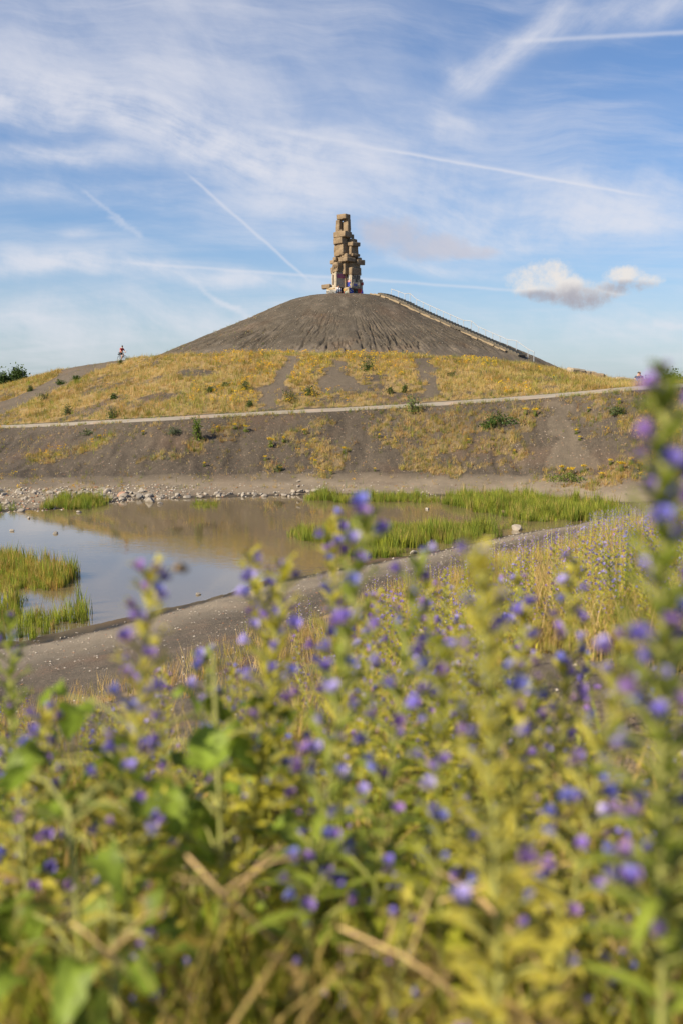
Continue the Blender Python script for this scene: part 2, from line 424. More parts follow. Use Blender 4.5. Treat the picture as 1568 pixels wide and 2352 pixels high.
knots.append((Yr - 1.2, Zr - .12))
knots.append((Yr, Zr))
knots.append((Yr + 6, Zr - .10))
knots.append((np.maximum(Yr + 25, 130), Zr - .6))
knots.append((cst(165), curve([(-1500, 2), (0, 3), (400, 7), (1000, 7), (1440, 3), (3200, 2)])))
knots.append((cst(300), cst(-6))); knots.append((cst(1500), cst(-9))); knots.append((cst(9000), cst(-12)))
NK = len(knots)
TG = np.linspace(tcol[0], tcol[-1], 900)
ker = np.hanning(25); ker /= ker.sum()
def smooth_t(a):
    v = np.interp(TG, tcol, a); pad = np.concatenate([np.full(12, v[0]), v, np.full(12, v[-1])]); return np.convolve(pad, ker, 'valid')
KY = np.array([smooth_t(k[0]) for k in knots]); KZ = np.array([smooth_t(k[1]) for k in knots])
(I_BANK, I_SHORE0, I_POND0, I_POND1, I_BASE, I_P0, I_P1, I_RIM) = (3, 4, 4, 7, 8, 10, 11, 14)
def bumps(x, y):
    a = (fbm(x * .35, y * .35, 3, 3) - .5) * .22 + (fbm(x * 1.6, y * 1.6, 3, 9) - .5) * .10
    return a
def knots_at(t):
    ky = np.array([np.interp(t, TG, KY[k]) for k in range(NK)]); kz = np.array([np.interp(t, TG, KZ[k]) for k in range(NK)]); return ky, kz
def region(x, y):
    """knot coordinate (float) at plan position"""
    x = np.atleast_1d(np.asarray(x, float)); y = np.atleast_1d(np.asarray(y, float))
    ky, kz = knots_at(x / np.maximum(y, 7.0))
    k = np.zeros(len(x)); z = kz[0].copy()
    for i in range(NK - 1):
        s = (y >= ky[i]) & (y <= ky[i + 1]); q = (y - ky[i]) / np.maximum(ky[i + 1] - ky[i], 1e-6)
        k = np.where(s, i + q, k); z = np.where(s, kz[i] + (kz[i + 1] - kz[i]) * q, z)
    return k, z
CX, CY = 0.4, 122.0                       # axis of the upper cone
CONE_R = np.array([0, 3, 4.5, 6, 7.7, 9.5, 11.5, 16.5, 20.5, 23, 26, 30, 60]); CONE_Z = np.array([17.75, 17.7, 17.55, 17.2, 16.6, 15.8, 14.9, 12.8, 11.15, 10.05, 8.7, 6.8, -8.0])
def cone_h(x, y):
    r = np.hypot(x - CX, y - CY); return np.interp(r, CONE_R, CONE_Z)
def gully(x, y, k):
    w_ = sstep(k, I_BASE + .2, I_BASE + 1.1) * (1 - sstep(k, I_P0 - .25, I_P0 - .02))
    rd = 1 - np.abs(2 * fbm(x * .42 + fbm(x * .2, y * .2, 2, 52) * 1.2, y * .10, 3, 51) - 1)
    rd2 = 1 - np.abs(2 * fbm(x * 1.1 + fbm(x * .3, y * .3, 2, 54), y * .16, 2, 53) - 1)
    return -(np.clip(rd - .80, 0, 1) * .9 + np.clip(rd2 - .82, 0, 1) * .65) * w_
def amp_at(k):
    a = np.ones_like(k)
    a = np.where((k > I_P0 - .1) & (k < I_P1 + .05), .12, a)
    a = np.where((k > I_SHORE0 - .12) & (k < I_POND1 + .3), .45, a)
    a = np.where(k > I_RIM, .5, a); return a
def height(x, y, cone=True):
    k, z = region(x, y); z = z + bumps(np.asarray(x), np.asarray(y)) * amp_at(k) + gully(np.asarray(x, float), np.asarray(y, float), k)
    return np.maximum(z, cone_h(np.asarray(x), np.asarray(y))) if cone else z
def ground_at(px, py, y0=1.2, y1=140.0):
    """first point of the terrain along a line of sight"""
    d = ray(px, py); ys = np.exp(np.linspace(math.log(y0), math.log(y1), 1500))
    xs = d[0] / d[1] * ys; zs = CAM_Z + d[2] / d[1] * ys
    hit = np.nonzero(zs <= height(xs, ys))[0]
    i = hit[0] if len(hit) else len(ys) - 1
    return np.array((xs[i], ys[i], float(height(xs[i:i + 1], ys[i:i + 1])[0])))
def gpoly(pts): return [ground_at(*p) for p in pts]

# bare tracks worn into the slopes (plan polygons)
TRACKS = [gpoly(q) for q in (
    [(-25, 928), (60, 902), (130, 868), (190, 840), (238, 829), (292, 828), (262, 836), (225, 850), (170, 880), (110, 907), (50, 932), (-25, 958)],
    [(654, 818), (690, 818), (672, 865), (652, 900), (634, 936), (594, 938), (606, 905), (624, 866)],
    [(941, 824), (988, 824), (1004, 864), (1012, 895), (1018, 914), (975, 918), (982, 895), (958, 866)],
    [(756, 828), (786, 828), (792, 865), (850, 886), (850, 904), (735, 904), (738, 885), (752, 860)],
    [(1255, 918), (1292, 915), (1310, 970), (1345, 1030), (1380, 1085), (1250, 1085), (1275, 1020), (1262, 965)])]
def near_track(P):
    P = P + np.stack([(fbm(P[:, 0] * .8, P[:, 1] * .8, 3, 5) - .5) * 1.6, (fbm(P[:, 0] * .8, P[:, 1] * .8, 3, 6) - .5) * 2.2], 1)
    out = np.zeros(len(P), bool)
    for t in TRACKS: out |= inpoly(P, t)
    return out
STREAKS = [gpoly(q) for q in (
    [(330, 978), (365, 982), (290, 1010), (215, 1040), (120, 1062), (40, 1070), (60, 1050), (170, 1030), (250, 1000)],
    [(480, 970), (600, 965), (560, 1000), (480, 1035), (430, 1060), (300, 1085), (330, 1068), (420, 1030)],
    [(600, 1000), (690, 985), (760, 1000), (790, 1060), (740, 1095), (620, 1085), (580, 1050)],
    [(690, 955), (760, 955), (770, 1010), (700, 1010)],
    [(840, 950), (1230, 930), (1245, 1000), (1210, 1060), (1120, 1085), (960, 1100), (900, 1060), (870, 1000)],
    [(1310, 915), (1700, 880), (1800, 1060), (1480, 1075), (1400, 1035), (1345, 990)],
    [(1225, 1085), (1360, 1070), (1500, 1075), (1700, 1080), (1700, 1125), (1380, 1125), (1250, 1112)])]
def grass_cover(P):
    """0..1 plant cover on the slopes, in plan"""
    k, _ = region(P[:, 0], P[:, 1]); c = np.zeros(len(P))
    n = fbm(P[:, 0] * .28, P[:, 1] * .28, 4, 21); n2 = fbm(P[:, 0] * 1.2, P[:, 1] * 1.2, 3, 31)
    up = (k > I_P1 + .03) & (k < I_RIM + 2.2)
    c = np.where(up, np.clip(.88 + (n - .5) * 2.0 + (n2 - .5) * 1.2, .12, 1), c)
    t = P[:, 0] / np.maximum(P[:, 1], 7)
    c = np.where(up & (k > I_RIM - 1.0) & (t < -.17), np.maximum(c, .8), c)
    low = (k > I_BASE - .6) & (k < I_P0 - .02)
    ins = np.zeros(len(P), bool)
    Pj = P + np.stack([(fbm(P[:, 0] * .5, P[:, 1] * .5, 3, 7) - .5) * 3.4, (fbm(P[:, 0] * .5, P[:, 1] * .5, 3, 8) - .5) * 3.0], 1)
    for s in STREAKS: ins |= inpoly(Pj, s)
    c = np.where(low & ins, np.clip(.80 + (n2 - .5) * 2.8 + (n - .5) * 1.6, .10, 1), c)
    c = np.where(low & ~ins, np.clip((n2 - .55) * 1.6, .045, .3), c)
    c = np.where(low & (k > I_P0 - .35) & (t > .02), np.maximum(c, .55), c)
    c = np.where((k > I_P0 - .10) & (k < I_P0 + .03) & (n2 > .5), np.maximum(c, .35), c)
    c = np.where(near_track(P), c * .04, c)
    onc = cone_h(P[:, 0], P[:, 1]) > region(P[:, 0], P[:, 1])[1]
    return np.where(onc, 0, c)

def build_terrain():
    s = np.concatenate([np.linspace(-1.25, -.42, 34, endpoint=False), np.linspace(-.42, .42, 330), np.linspace(.42, 1.25, 35)[1:]])
    sub = [6, 36, 44, 26, 8, 10, 8, 10, 10, 30, 8, 26, 26, 4, 8, 8, 8, 8, 6, 6]
    rows_k = np.concatenate([np.arange(n) / n + i for i, n in enumerate(sub)] + [[NK - 1.0]])
    S, K = np.meshgrid(s, rows_k)
    i0 = np.minimum(K.astype(int), NK - 2); q = K - i0
    OFF = 9.0
    Yv = np.full(S.shape, 30.0)
    for it in range(30):
        Xv = S * (np.maximum(Yv, -6) + OFF); t = Xv / np.maximum(Yv, 7.0)
        nY = np.zeros_like(Yv)
        for i in range(NK - 1):
            msk = i0 == i
            tt = t[msk]; nY[msk] = np.interp(tt, TG, KY[i]) * (1 - q[msk]) + np.interp(tt, TG, KY[i + 1]) * q[msk]
        Yv = .5 * Yv + .5 * nY if it < 24 else nY
    Xv = S * (np.maximum(Yv, -6) + OFF)
    x = Xv.ravel(); y = Yv.ravel(); kk = K.ravel()
    t = x / np.maximum(y, 7.0)
    z = np.zeros_like(x)
    for i in range(NK - 1):
        msk = i0.ravel() == i; f = q.ravel()[msk]
        z[msk] = np.interp(t[msk], TG, KZ[i]) * (1 - f) + np.interp(t[msk], TG, KZ[i + 1]) * f
    z = z + bumps(x, y) * amp_at(kk) + gully(x, y, kk)
    P = np.stack([x, y], 1); Vt = np.stack([x, y, z], 1)
    col = np.zeros((len(x), 3))
    sel = (kk > I_BASE - 1) & (kk < I_RIM + 3)
    col[sel, 0] = grass_cover(P[sel]) * np.where(kk[sel] < I_P0, .55, 1.0)
    bank = kk < I_BANK + .4
    col[bank, 0] = np.clip((fbm(x[bank] * .5, y[bank] * .5, 4, 12) - .35) * 2.2, 0, 1) * np.where(kk[bank] > I_BANK - .1, .35, 1)
    n = fbm(x * .7, y * .7, 3, 15)
    col[:, 1] = np.where((kk > I_POND1) & (kk < I_BASE + .6), np.clip(1.1 - np.abs(kk - I_POND1 - .55) * .9, 0, 1) * (.4 + n), 0)
    col[:, 1] += np.where((kk > I_BANK) & (kk < I_SHORE0), sstep(kk, I_BANK + .35, I_SHORE0 - .12) * (.5 + .6 * n), 0)
    tr_ = near_track(P) & (kk > I_P0 - 3); col[:, 1] += np.where(tr_, .22, 0)
    wet = np.exp(-((kk - I_SHORE0) / .045) ** 2) * sstep(fbm(x * 1.8, y * 1.8, 3, 19), .40, .58) + np.exp(-((kk - I_POND1) / .05) ** 2) * .6
    wet = np.where(np.interp(t, tcol, pond_on) > .3, wet, 0)
    col[:, 2] = np.clip(wet, 0, 1)
    nr, nc = S.shape
    idx = np.arange(nr * nc).reshape(nr, nc)
    F = np.stack([idx[:-1, :-1], idx[:-1, 1:], idx[1:, 1:], idx[1:, :-1]], -1)
    rk = (rows_k[:-1] + rows_k[1:]) / 2
    def part(name, lo, hi, mat, label):
        rows = np.nonzero((rk > lo) & (rk < hi))[0]; f = F[rows].reshape(-1, 4)
        used, inv = np.unique(f, return_inverse=True)
        me = npmesh(name, Vt[used], inv.reshape(-1, 4), np.clip(col[used], 0, 1), True)
        tag(link(name, me, mat), label, kind='structure')
    part('ground', -1, I_SHORE0, M_bank, 'grey gravelly bank with trodden path in front of the pond')
    part('pond_bed', I_SHORE0, I_POND1, M_bed, 'muddy bottom of the pond')
    part('hillside', I_POND1, I_P0, M_hill, 'dark shale slope between the pond and the pale gravel path')
    part('gravel_path', I_P0, I_P1, M_path, 'pale gravel path crossing the hill from left to right')
    part('hill_terrace', I_P1, I_RIM + 3, M_hill, 'grassy upper slope and terrace below the dark cone')
    part('plain', I_RIM + 3, NK, M_hill, 'flat country beyond the hill')
build_terrain()

# upper cone with erosion rills
def build_cone():
    na, nr = 1200, 150
    ang = np.linspace(-math.pi, math.pi, na + 1)[:-1]
    r = np.concatenate([np.linspace(.0, 6, 16), np.linspace(6, 29, nr)[1:]])
    A_, Rr = np.meshgrid(ang, r)
    x = CX + Rr * np.cos(A_); y = CY + Rr * np.sin(A_)
    z = np.interp(Rr, CONE_R, CONE_Z)
    wob = (fbm(x * .5, y * .5, 3, 40) - .5) * .10 + (fbm(Rr * .35, A_ * 3, 2, 44) - .5) * .06
    rill = fbm((A_ + wob * .22) * 40, Rr * .10, 3, 41)
    rid = 1 - np.abs(2 * rill - 1)
    rill2 = 1 - np.abs(2 * fbm((A_ + wob * .2) * 85, Rr * .22, 2, 47) - 1)
    depth = sstep(Rr, 8.5, 15) * (0.35 + .65 * sstep(Rr, 12, 20)) * (1 - .6 * sstep(Rr, 21.5, 23))
    patchy = np.clip(3.0 * fbm(A_ * 6, Rr * .2, 2, 48) - .55, 0, 1.3)
    z = z - (np.clip(rid - .88, 0, 1) * 2.1 + np.clip(rill2 - .88, 0, 1) * 1.7) * depth * patchy
    z = z + (fbm(x * .6, y * .6, 4, 42) - .5) * .24 * sstep(Rr, 3, 8) + (fbm(x * 3, y * 3, 2, 43) - .5) * .08
    Vt = np.stack([x.ravel(), y.ravel(), z.ravel()], 1)
    col = np.zeros((len(Vt), 3))
    th = fbm(x * .4, y * .4, 4, 46).ravel()
    left = sstep(A_.ravel() * 0 + (-x.ravel()), 6, 16) * sstep(Rr.ravel(), 10, 16)
    col[:, 0] = np.clip((th - .45) * 2, 0, 1) * left * .8
    col[:, 1] = np.clip((fbm(x * .9, y * .9, 3, 49).ravel() - .5) * 1.3, 0, .5) + .35 * sstep(Rr.ravel(), 20, 23)
    n2, n1 = Rr.shape; idx = np.arange(n2 * n1).reshape(n2, n1); nx = np.roll(idx, -1, 1)
    F = np.stack([idx[:-1], nx[:-1], nx[1:], idx[1:]], -1).reshape(-1, 4)[:, ::-1]
    tag(link('slag_cone', npmesh('slag_cone', Vt, F, col, True), M_cone), 'dark rilled cone of colliery shale carrying the stone tower', kind='structure')
build_cone()

# pond water
def build_water():
    xs = np.linspace(-60, 34, 60); ys = np.linspace(10, 66, 40); X_, Y_ = np.meshgrid(xs, ys)
    idx = np.arange(X_.size).reshape(X_.shape); F = np.stack([idx[:-1, :-1], idx[:-1, 1:], idx[1:, 1:], idx[1:, :-1]], -1).reshape(-1, 4)
    c = np.stack([X_.ravel()[F].mean(1), Y_.ravel()[F].mean(1)], 1); k, _ = region(c[:, 0], c[:, 1])
    keep = (k > I_SHORE0 - .6) & (k < I_POND1 + 1)
    me = npmesh('pond_water', np.stack([X_.ravel(), Y_.ravel(), np.full(X_.size, -.02)], 1), F[keep])
    tag(link('pond_water', me, M_water), 'shallow murky pond mirroring hill and sky', kind='structure')
build_water()

# ------------------------------------------------------------------ scatter kit
def blade(hh, wd, bend, seg=1):
    if seg == 1: return np.array([(-wd / 2, 0, 0), (wd / 2, 0, 0), (bend, 0, hh)]), np.array([(0, 1, 2)]), np.array([0, 0, 1.0])
    V_ = []; wt = []
    for i in range(seg):
        q = i / seg; V_ += [(-wd / 2 * (1 - .5 * q) + bend * q * q, 0, hh * (q - .18 * q * q * abs(bend) / max(hh, .01))), (wd / 2 * (1 - .5 * q) + bend * q * q, 0, hh * (q - .18 * q * q * abs(bend) / max(hh, .01)))]; wt += [q, q]
    V_.append((bend, 0, hh * (1 - .18 * abs(bend) / max(hh, .01)))); wt.append(1)
    F_ = []
    for i in range(seg - 1): F_ += [(2 * i, 2 * i + 1, 2 * i + 3), (2 * i, 2 * i + 3, 2 * i + 2)]
    F_.append((2 * seg - 2, 2 * seg - 1, 2 * seg)); return np.array(V_), np.array(F_), np.array(wt)
def rotz(V_, a):
    c, s = math.cos(a), math.sin(a); o = V_.copy(); o[:, 0] = c * V_[:, 0] - s * V_[:, 1]; o[:, 1] = s * V_[:, 0] + c * V_[:, 1]; return o
def cat(parts):
    V_ = []; F_ = []; W_ = []; n = 0
    for v, f, w_ in parts: V_.append(v); F_.append(f + n); W_.append(w_); n += len(v)
    return np.concatenate(V_), np.concatenate(F_), np.concatenate(W_)
def tuft(n, hh, spread, wd, bend, seg=1):
    L = []
    for i in range(n):
        v, f, w_ = blade(hh * random.uniform(.55, 1.1), wd * random.uniform(.7, 1.2), random.uniform(.2, 1) * bend * hh, seg)
        v = rotz(v, random.uniform(0, 6.28)); a = random.uniform(0, 6.28); r = spread * math.sqrt(random.random())
        v = v + np.array((r * math.cos(a), r * math.sin(a), 0)); L.append((v, f, w_))
    return cat(L)
def stamp(protos, P, yaw, sc, c0, c1, sz=None):
    """place protos at P; colour from c0 (root) to c1 (tip) per instance"""
    Vs = []; Fs = []; Cs = []; n = 0; pick = rng.integers(0, len(protos), len(P)); sz = sc if sz is None else sz
    for i, (v, f, w_) in enumerate(protos):
        s = np.nonzero(pick == i)[0]
        if not len(s): continue
        c, sn = np.cos(yaw[s])[:, None], np.sin(yaw[s])[:, None]; k = sc[s][:, None]
        x = (v[None, :, 0] * c - v[None, :, 1] * sn) * k + P[s, 0:1]; y = (v[None, :, 0] * sn + v[None, :, 1] * c) * k + P[s, 1:2]
        z = v[None, :, 2] * sz[s][:, None] + P[s, 2:3]
        Vs.append(np.stack([x, y, z], -1).reshape(-1, 3))
        Fs.append((f[None] + (np.arange(len(s)) * len(v))[:, None, None]).reshape(-1, f.shape[1]) + n); n += len(s) * len(v)
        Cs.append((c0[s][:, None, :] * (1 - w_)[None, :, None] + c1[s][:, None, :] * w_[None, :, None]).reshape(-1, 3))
    return np.concatenate(Vs), np.concatenate(Fs), np.concatenate(Cs)
def merge(L):
    n = 0; V_ = []; F_ = []; C_ = []
    for v, f, c in L: V_.append(v); F_.append(f + n); C_.append(c); n += len(v)
    return np.concatenate(V_), np.concatenate(F_), np.concatenate(C_)
def palette(names, probs, n, jit=.18):
    c = np.array([PAL[q] for q in names])[rng.choice(len(names), n, p=np.array(probs) / sum(probs))]
    return c * (1 + rng.uniform(-jit, jit, (n, 1))) * (1 + rng.uniform(-.06, .06, (n, 3)))
PAL = dict(straw=(.56, .385, .135), pale=(.68, .50, .22), ochre=(.46, .28, .07), olive=(.32, .28, .055), green=(.19, .23, .03), lime=(.36, .38, .045),
           grey=(.20, .23, .12), yellow=(.75, .50, .03), gold=(.70, .38, .02), rust=(.32, .15, .06), reed=(.24, .28, .04), dark=(.05, .085, .018))
PAL = {k: np.array(v) for k, v in PAL.items()}

def stuff(name, L, mat, label, cat_):
    V_, F_, C_ = merge(L); o = link(name, npmesh(name, V_, F_, C_), mat); tag(o, label, cat_, kind='stuff'); return o
def grass_on(n, xr, yr_, kr, dens, protos, names, probs, smin, smax):
    x = rng.uniform(*xr, n); y = rng.uniform(*yr_, n); P = np.stack([x, y], 1); k, z0 = region(x, y)
    t = np.abs(x / np.maximum(y, 7)); ok = (k > kr[0]) & (k < kr[1]) & (t < .46)
    P = P[ok]; c = grass_cover(P); ok2 = rng.random(len(P)) < c * dens
    P = P[ok2]; c = c[ok2]; z = height(P[:, 0], P[:, 1])
    P3 = np.stack([P[:, 0], P[:, 1], z - .02], 1); m_ = len(P3)
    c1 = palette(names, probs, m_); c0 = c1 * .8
    # colour drifts in patches
    n_ = fbm(P[:, 0] * .22, P[:, 1] * .22, 3, 61)[:, None]
    gr = np.clip((n_ - .52) * 5, 0, 1); c1 = c1 * (1 - gr * .6) + (c1 * np.array((.55, .95, .35))) * gr * .6
    n3_ = fbm(P[:, 0] * .5, P[:, 1] * .35, 3, 63)[:, None]; pl_ = np.clip((n3_ - .52) * 5, 0, 1); c1 = c1 * (1 - pl_ * .55) + PAL['pale'] * 1.12 * pl_ * .55
    dk_ = np.clip((.44 - n3_) * 6, 0, 1); c1 = c1 * (1 - dk_ * np.array((.48, .52, .6)))
    sc = rng.uniform(smin, smax, m_) * (.75 + .5 * c)
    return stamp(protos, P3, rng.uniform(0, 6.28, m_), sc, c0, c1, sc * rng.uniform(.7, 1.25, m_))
short = [tuft(9, .30, .16, .026, .55) for _ in range(8)]
mid_t = [tuft(10, .45, .15, .024, .40) for _ in range(6)]
tall = [tuft(4, .80, .08, .020, .18) for _ in range(5)]
def floret(n, hh, spread, head, wd=.014):
    L = []
    for i in range(n):
        a = random.uniform(0, 6.28); r = spread * math.sqrt(random.random()); h_ = hh * random.uniform(.6, 1.1)
        v, f, w_ = blade(h_, wd, .1 * h_); L.append((rotz(v, a) + np.array((r * math.cos(a), r * math.sin(a), 0)), f, w_ * .15))
        for q in range(3):
            b = random.uniform(0, 6.28); s_ = head * random.uniform(.6, 1.1)
            c = np.array((r * math.cos(a) + .1 * h_ * math.cos(a) + random.uniform(-head, head), r * math.sin(a) + random.uniform(-head, head), h_ * random.uniform(.86, 1.02)))
            v = np.array([(-s_, 0, 0), (s_, 0, .2 * s_), (0, .6 * s_, s_ * .9)]); L.append((rotz(v, b) + c, np.array([(0, 1, 2)]), np.ones(3)))
    return cat(L)
flor = [floret(5, .50, .14, .055) for _ in range(6)]
UPPER = (I_P1 + .03, I_RIM + 2.2)
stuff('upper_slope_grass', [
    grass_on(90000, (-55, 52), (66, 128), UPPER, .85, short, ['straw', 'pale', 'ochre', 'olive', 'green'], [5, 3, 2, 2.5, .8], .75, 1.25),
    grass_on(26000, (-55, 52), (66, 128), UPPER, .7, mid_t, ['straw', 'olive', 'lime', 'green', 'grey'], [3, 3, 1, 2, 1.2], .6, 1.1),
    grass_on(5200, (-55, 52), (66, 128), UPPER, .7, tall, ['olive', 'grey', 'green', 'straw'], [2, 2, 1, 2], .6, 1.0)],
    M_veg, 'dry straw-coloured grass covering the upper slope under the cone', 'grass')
def verge():
    t = rng.uniform(-.38, .32, 2600); e = rng.random(2600) < .6
    y = np.where(e, np.interp(t, TG, KY[I_P0]) + rng.normal(.05, .16, 2600), np.interp(t, TG, KY[I_P1]) + rng.normal(-.05, .14, 2600)); x = t * y
    ok = (fbm(x * .45, y * .45, 3, 66) > .47) & (rng.random(2600) < .75); x, y = x[ok], y[ok]
    P3 = np.stack([x, y, height(x, y) - .02], 1); m_ = len(x); c1 = palette(['straw', 'olive', 'grey', 'lime', 'green'], [2.5, 3, 2, 1, 1.5], m_); sc = rng.uniform(.25, .75, m_)
    return stamp(mid_t, P3, rng.uniform(0, 6.28, m_), sc, c1 * .8, c1)
stuff('path_verge', [verge()], M_veg, 'ragged weeds along both edges of the pale gravel path', 'weeds')
LOWER = (I_BASE - .7, I_P0 + .0)
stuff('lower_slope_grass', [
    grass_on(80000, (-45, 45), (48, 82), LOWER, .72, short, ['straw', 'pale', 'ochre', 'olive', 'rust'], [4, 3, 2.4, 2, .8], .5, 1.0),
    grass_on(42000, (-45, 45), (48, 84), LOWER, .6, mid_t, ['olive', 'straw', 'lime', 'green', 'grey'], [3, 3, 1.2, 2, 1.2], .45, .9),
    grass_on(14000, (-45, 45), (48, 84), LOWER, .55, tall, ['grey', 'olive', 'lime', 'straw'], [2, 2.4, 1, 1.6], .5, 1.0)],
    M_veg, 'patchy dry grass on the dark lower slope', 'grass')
def yellow(n, xr, yr_, kr, dens, thr, sd):
    x = rng.uniform(*xr, n); y = rng.uniform(*yr_, n); P = np.stack([x, y], 1); k, _ = region(x, y)
    nn = fbm(x * .22, y * .22, 3, sd); ok = (k > kr[0]) & (k < kr[1]) & (nn > thr) & (rng.random(n) < grass_cover(P) * dens)
    P = P[ok]; P3 = np.stack([P[:, 0], P[:, 1], height(P[:, 0], P[:, 1])], 1); m_ = len(P3)
    return stamp(flor, P3, rng.uniform(0, 6.28, m_), rng.uniform(.6, 1.15, m_), palette(['olive', 'green'], [1, 1], m_), palette(['yellow', 'gold', 'ochre'], [3, 2, 1.5], m_))
stuff('yellow_wildflowers', [yellow(16000, (-12, 14), (66, 118), UPPER, .26, .52, 71), yellow(6000, (-50, 45), (66, 118), UPPER, .18, .58, 71), yellow(9000, (-40, 40), (48, 82), LOWER, .30, .52, 72)], M_veg, 'scattered yellow wildflowers among the dry grass of the slopes', 'wildflowers')

# sparse weeds on the cone's left flank, beside the steps and at its foot
def cone_weeds():
    n = 2600; a = rng.uniform(-math.pi * 1.05, -math.pi * .5, n); r = rng.uniform(9, 23.5, n)
    x = CX + r * np.cos(a); y = CY + r * np.sin(a); f = fbm(x * .4, y * .4, 4, 46)
    ok = rng.random(n) < (np.clip((f - .45) * 2.2, 0, 1) * sstep(-x, 7, 16) + .006 + .5 * sstep(r, 22.6, 23.4))
    x, y = x[ok], y[ok]; P3 = np.stack([x, y, cone_h(x, y) - .05], 1); m_ = len(P3); c = palette(['olive', 'green', 'straw', 'lime'], [3, 2, 2, 1], m_)
    return stamp(mid_t, P3, rng.uniform(0, 6.28, m_), rng.uniform(.35, .8, m_), c * .8, c)
stuff('cone_weeds', [cone_weeds()], M_veg, 'thin weeds on the left flank of the dark cone', 'weeds')

# ------------------------------------------------------------------ stone tower
m, g = new_mat('weathered_concrete'); tcn = g.n.new('ShaderNodeTexCoord').outputs['Object']
ob = g.n.new('ShaderNodeObjectInfo').outputs['Random']
n1 = g.noise(tcn, 1.6, 6, .65); n2 = g.noise(tcn, 9, 5, .7)
c = g.mix(g.ss(n1, .32, .72), (.165, .118, .074), (.275, .203, .130)); c = g.mix(g.ss(n2, .52, .78), c, (.13, .098, .062))
c = g.mix(g.mul(ob, .30), c, (.24, .17, .10))
M_conc = finish(m, g, c, .95, g.add(n1, g.mul(n2, .6)), .7, .10, .15)
m, g = new_mat('pale_concrete'); tcn = g.n.new('ShaderNodeTexCoord').outputs['Object']
n1 = g.noise(tcn, 2.2, 6, .65); n2 = g.noise(tcn, 10, 5, .7)
c = g.mix(g.ss(n1, .3, .7), (.27, .225, .165), (.40, .335, .25)); c = g.mix(g.ss(n2, .55, .8), c, (.19, .16, .12))
M_pale = finish(m, g, c, .95, g.add(n1, g.mul(n2, .5)), .45, .06, .15)
SC = .00566; TB = 17.55
tower = empty('stone_tower', (CX, CY, TB))
tag(tower, 'tall tower of stacked rough stone blocks on top of the dark cone', 'tower')
def rough_box(name, a, b, h_, seed, rough=.10, bev=.065):
    bm = bmesh.new(); bmesh.ops.create_cube(bm, size=1)
    for v in bm.verts: v.co = Vector((v.co.x * a, v.co.y * b, v.co.z * h_))
    bmesh.ops.bevel(bm, geom=bm.edges[:], offset=min(bev, .22 * min(a, b, h_)), segments=1, affect='EDGES')
    bmesh.ops.triangulate(bm, faces=bm.faces[:])
    for _ in range(2 if max(a, b, h_) > .6 else 1):
        lng = [e for e in bm.edges if e.calc_length() > .42]
        if lng: bmesh.ops.subdivide_edges(bm, edges=lng, cuts=1, use_grid_fill=False)
        bmesh.ops.triangulate(bm, faces=bm.faces[:])
    from mathutils import noise
    for v in bm.verts:
        q = v.co * 1.7 + Vector((seed * 3.1, seed * 1.7, seed)); d = noise.noise_vector(q) * rough + noise.noise_vector(q * 3) * rough * .45; v.co += d
    me = bpy.data.meshes.new(name); bm.to_mesh(me); bm.free(); return me
blocks = {}
def tblock(key, xl, xe, xr, yt, yb, al=45, dy=0.0, mat=None, rough=.05, tilt=0.0, label=None):
    al = R_(al); ex = np.array((math.cos(al), -math.sin(al))); ey = np.array((math.sin(al), math.cos(al)))
    a = max((xe - xl) * SC / math.cos(al), .2); b = max((xr - xe) * SC / math.sin(al), .2); h_ = (yb - yt) * SC * 1.05
    cx = (xe - 780) * SC - ex[0] * a / 2 + ey[0] * b / 2
    o = link('block', rough_box('block', a, b, h_, len(blocks) + 1, rough), mat or M_conc, tower)
    o.location = (cx, dy, (1950 - (yt + yb) / 2) * SC); o.rotation_euler = (R_(tilt) * .5, R_(tilt), -al)
    if label: o['label'] = label
    blocks[key] = (o, a, b, h_); return o
tblock('lintel', 615, 790, 895, 250, 352, 38, 0, tilt=-2)
tblock('pl', 590, 668, 735, 372, 632, 40, .15)
tblock('pr', 735, 835, 905, 348, 622, 45, .0)
tblock('chip', 672, 705, 740, 570, 618, 45, -.35)
tblock('s1', 540, 778, 932, 612, 728, 38, 0, tilt=-2)
tblock('s1b', 900, 925, 976, 640, 748, 45, .7)
tblock('s2', 540, 708, 822, 735, 862, 42, -.05, tilt=-3)
tblock('b7', 558, 742, 822, 862, 1092, 42, 0, rough=.11)
tblock('r8', 832, 935, 1042, 752, 822, 45, .2)
tblock('r9', 820, 938, 1112, 818, 900, 42, 0, tilt=4)
tblock('r10', 828, 905, 1067, 900, 1075, 50, .1)
tblock('r11', 862, 945, 1102, 1055, 1112, 45, .05, tilt=3)
tblock('m12a', 700, 822, 942, 1072, 1150, 45, -.25)
tblock('m12b', 638, 822, 1008, 1150, 1232, 45, -.35)
tblock('l13a', 525, 600, 645, 1120, 1190, 42, .2)
tblock('l13b', 465, 560, 645, 1190, 1265, 45, .1)
tblock('r14a', 1000, 1060, 1140, 1128, 1176, 45, .35)
tblock('r14b', 1005, 1045, 1208, 1176, 1278, 45, .2, tilt=4)
tblock('boulder', 508, 640, 815, 1235, 1435, 42, 0, rough=.22)
tblock('bl2', 485, 540, 660, 1340, 1462, 45, .35, rough=.14)
tblock('r16', 828, 858, 1106, 1238, 1352, 74, .15)
tblock('r17', 800, 915, 1128, 1348, 1498, 55, 0)
tblock('l18', 500, 602, 795, 1445, 1755, 58, .05, M_pale, .045)
tblock('r19', 826, 908, 1106, 1478, 1775, 62, 0, M_pale, .045)
tblock('r20', 1085, 1115, 1165, 1580, 1965, 50, .9, M_pale, .05)
tblock('l21', 288, 470, 508, 1692, 1780, 25, .1, tilt=-4)
tblock('b22', 393, 612, 712, 1765, 1985, 36, -.1, M_pale, .05)
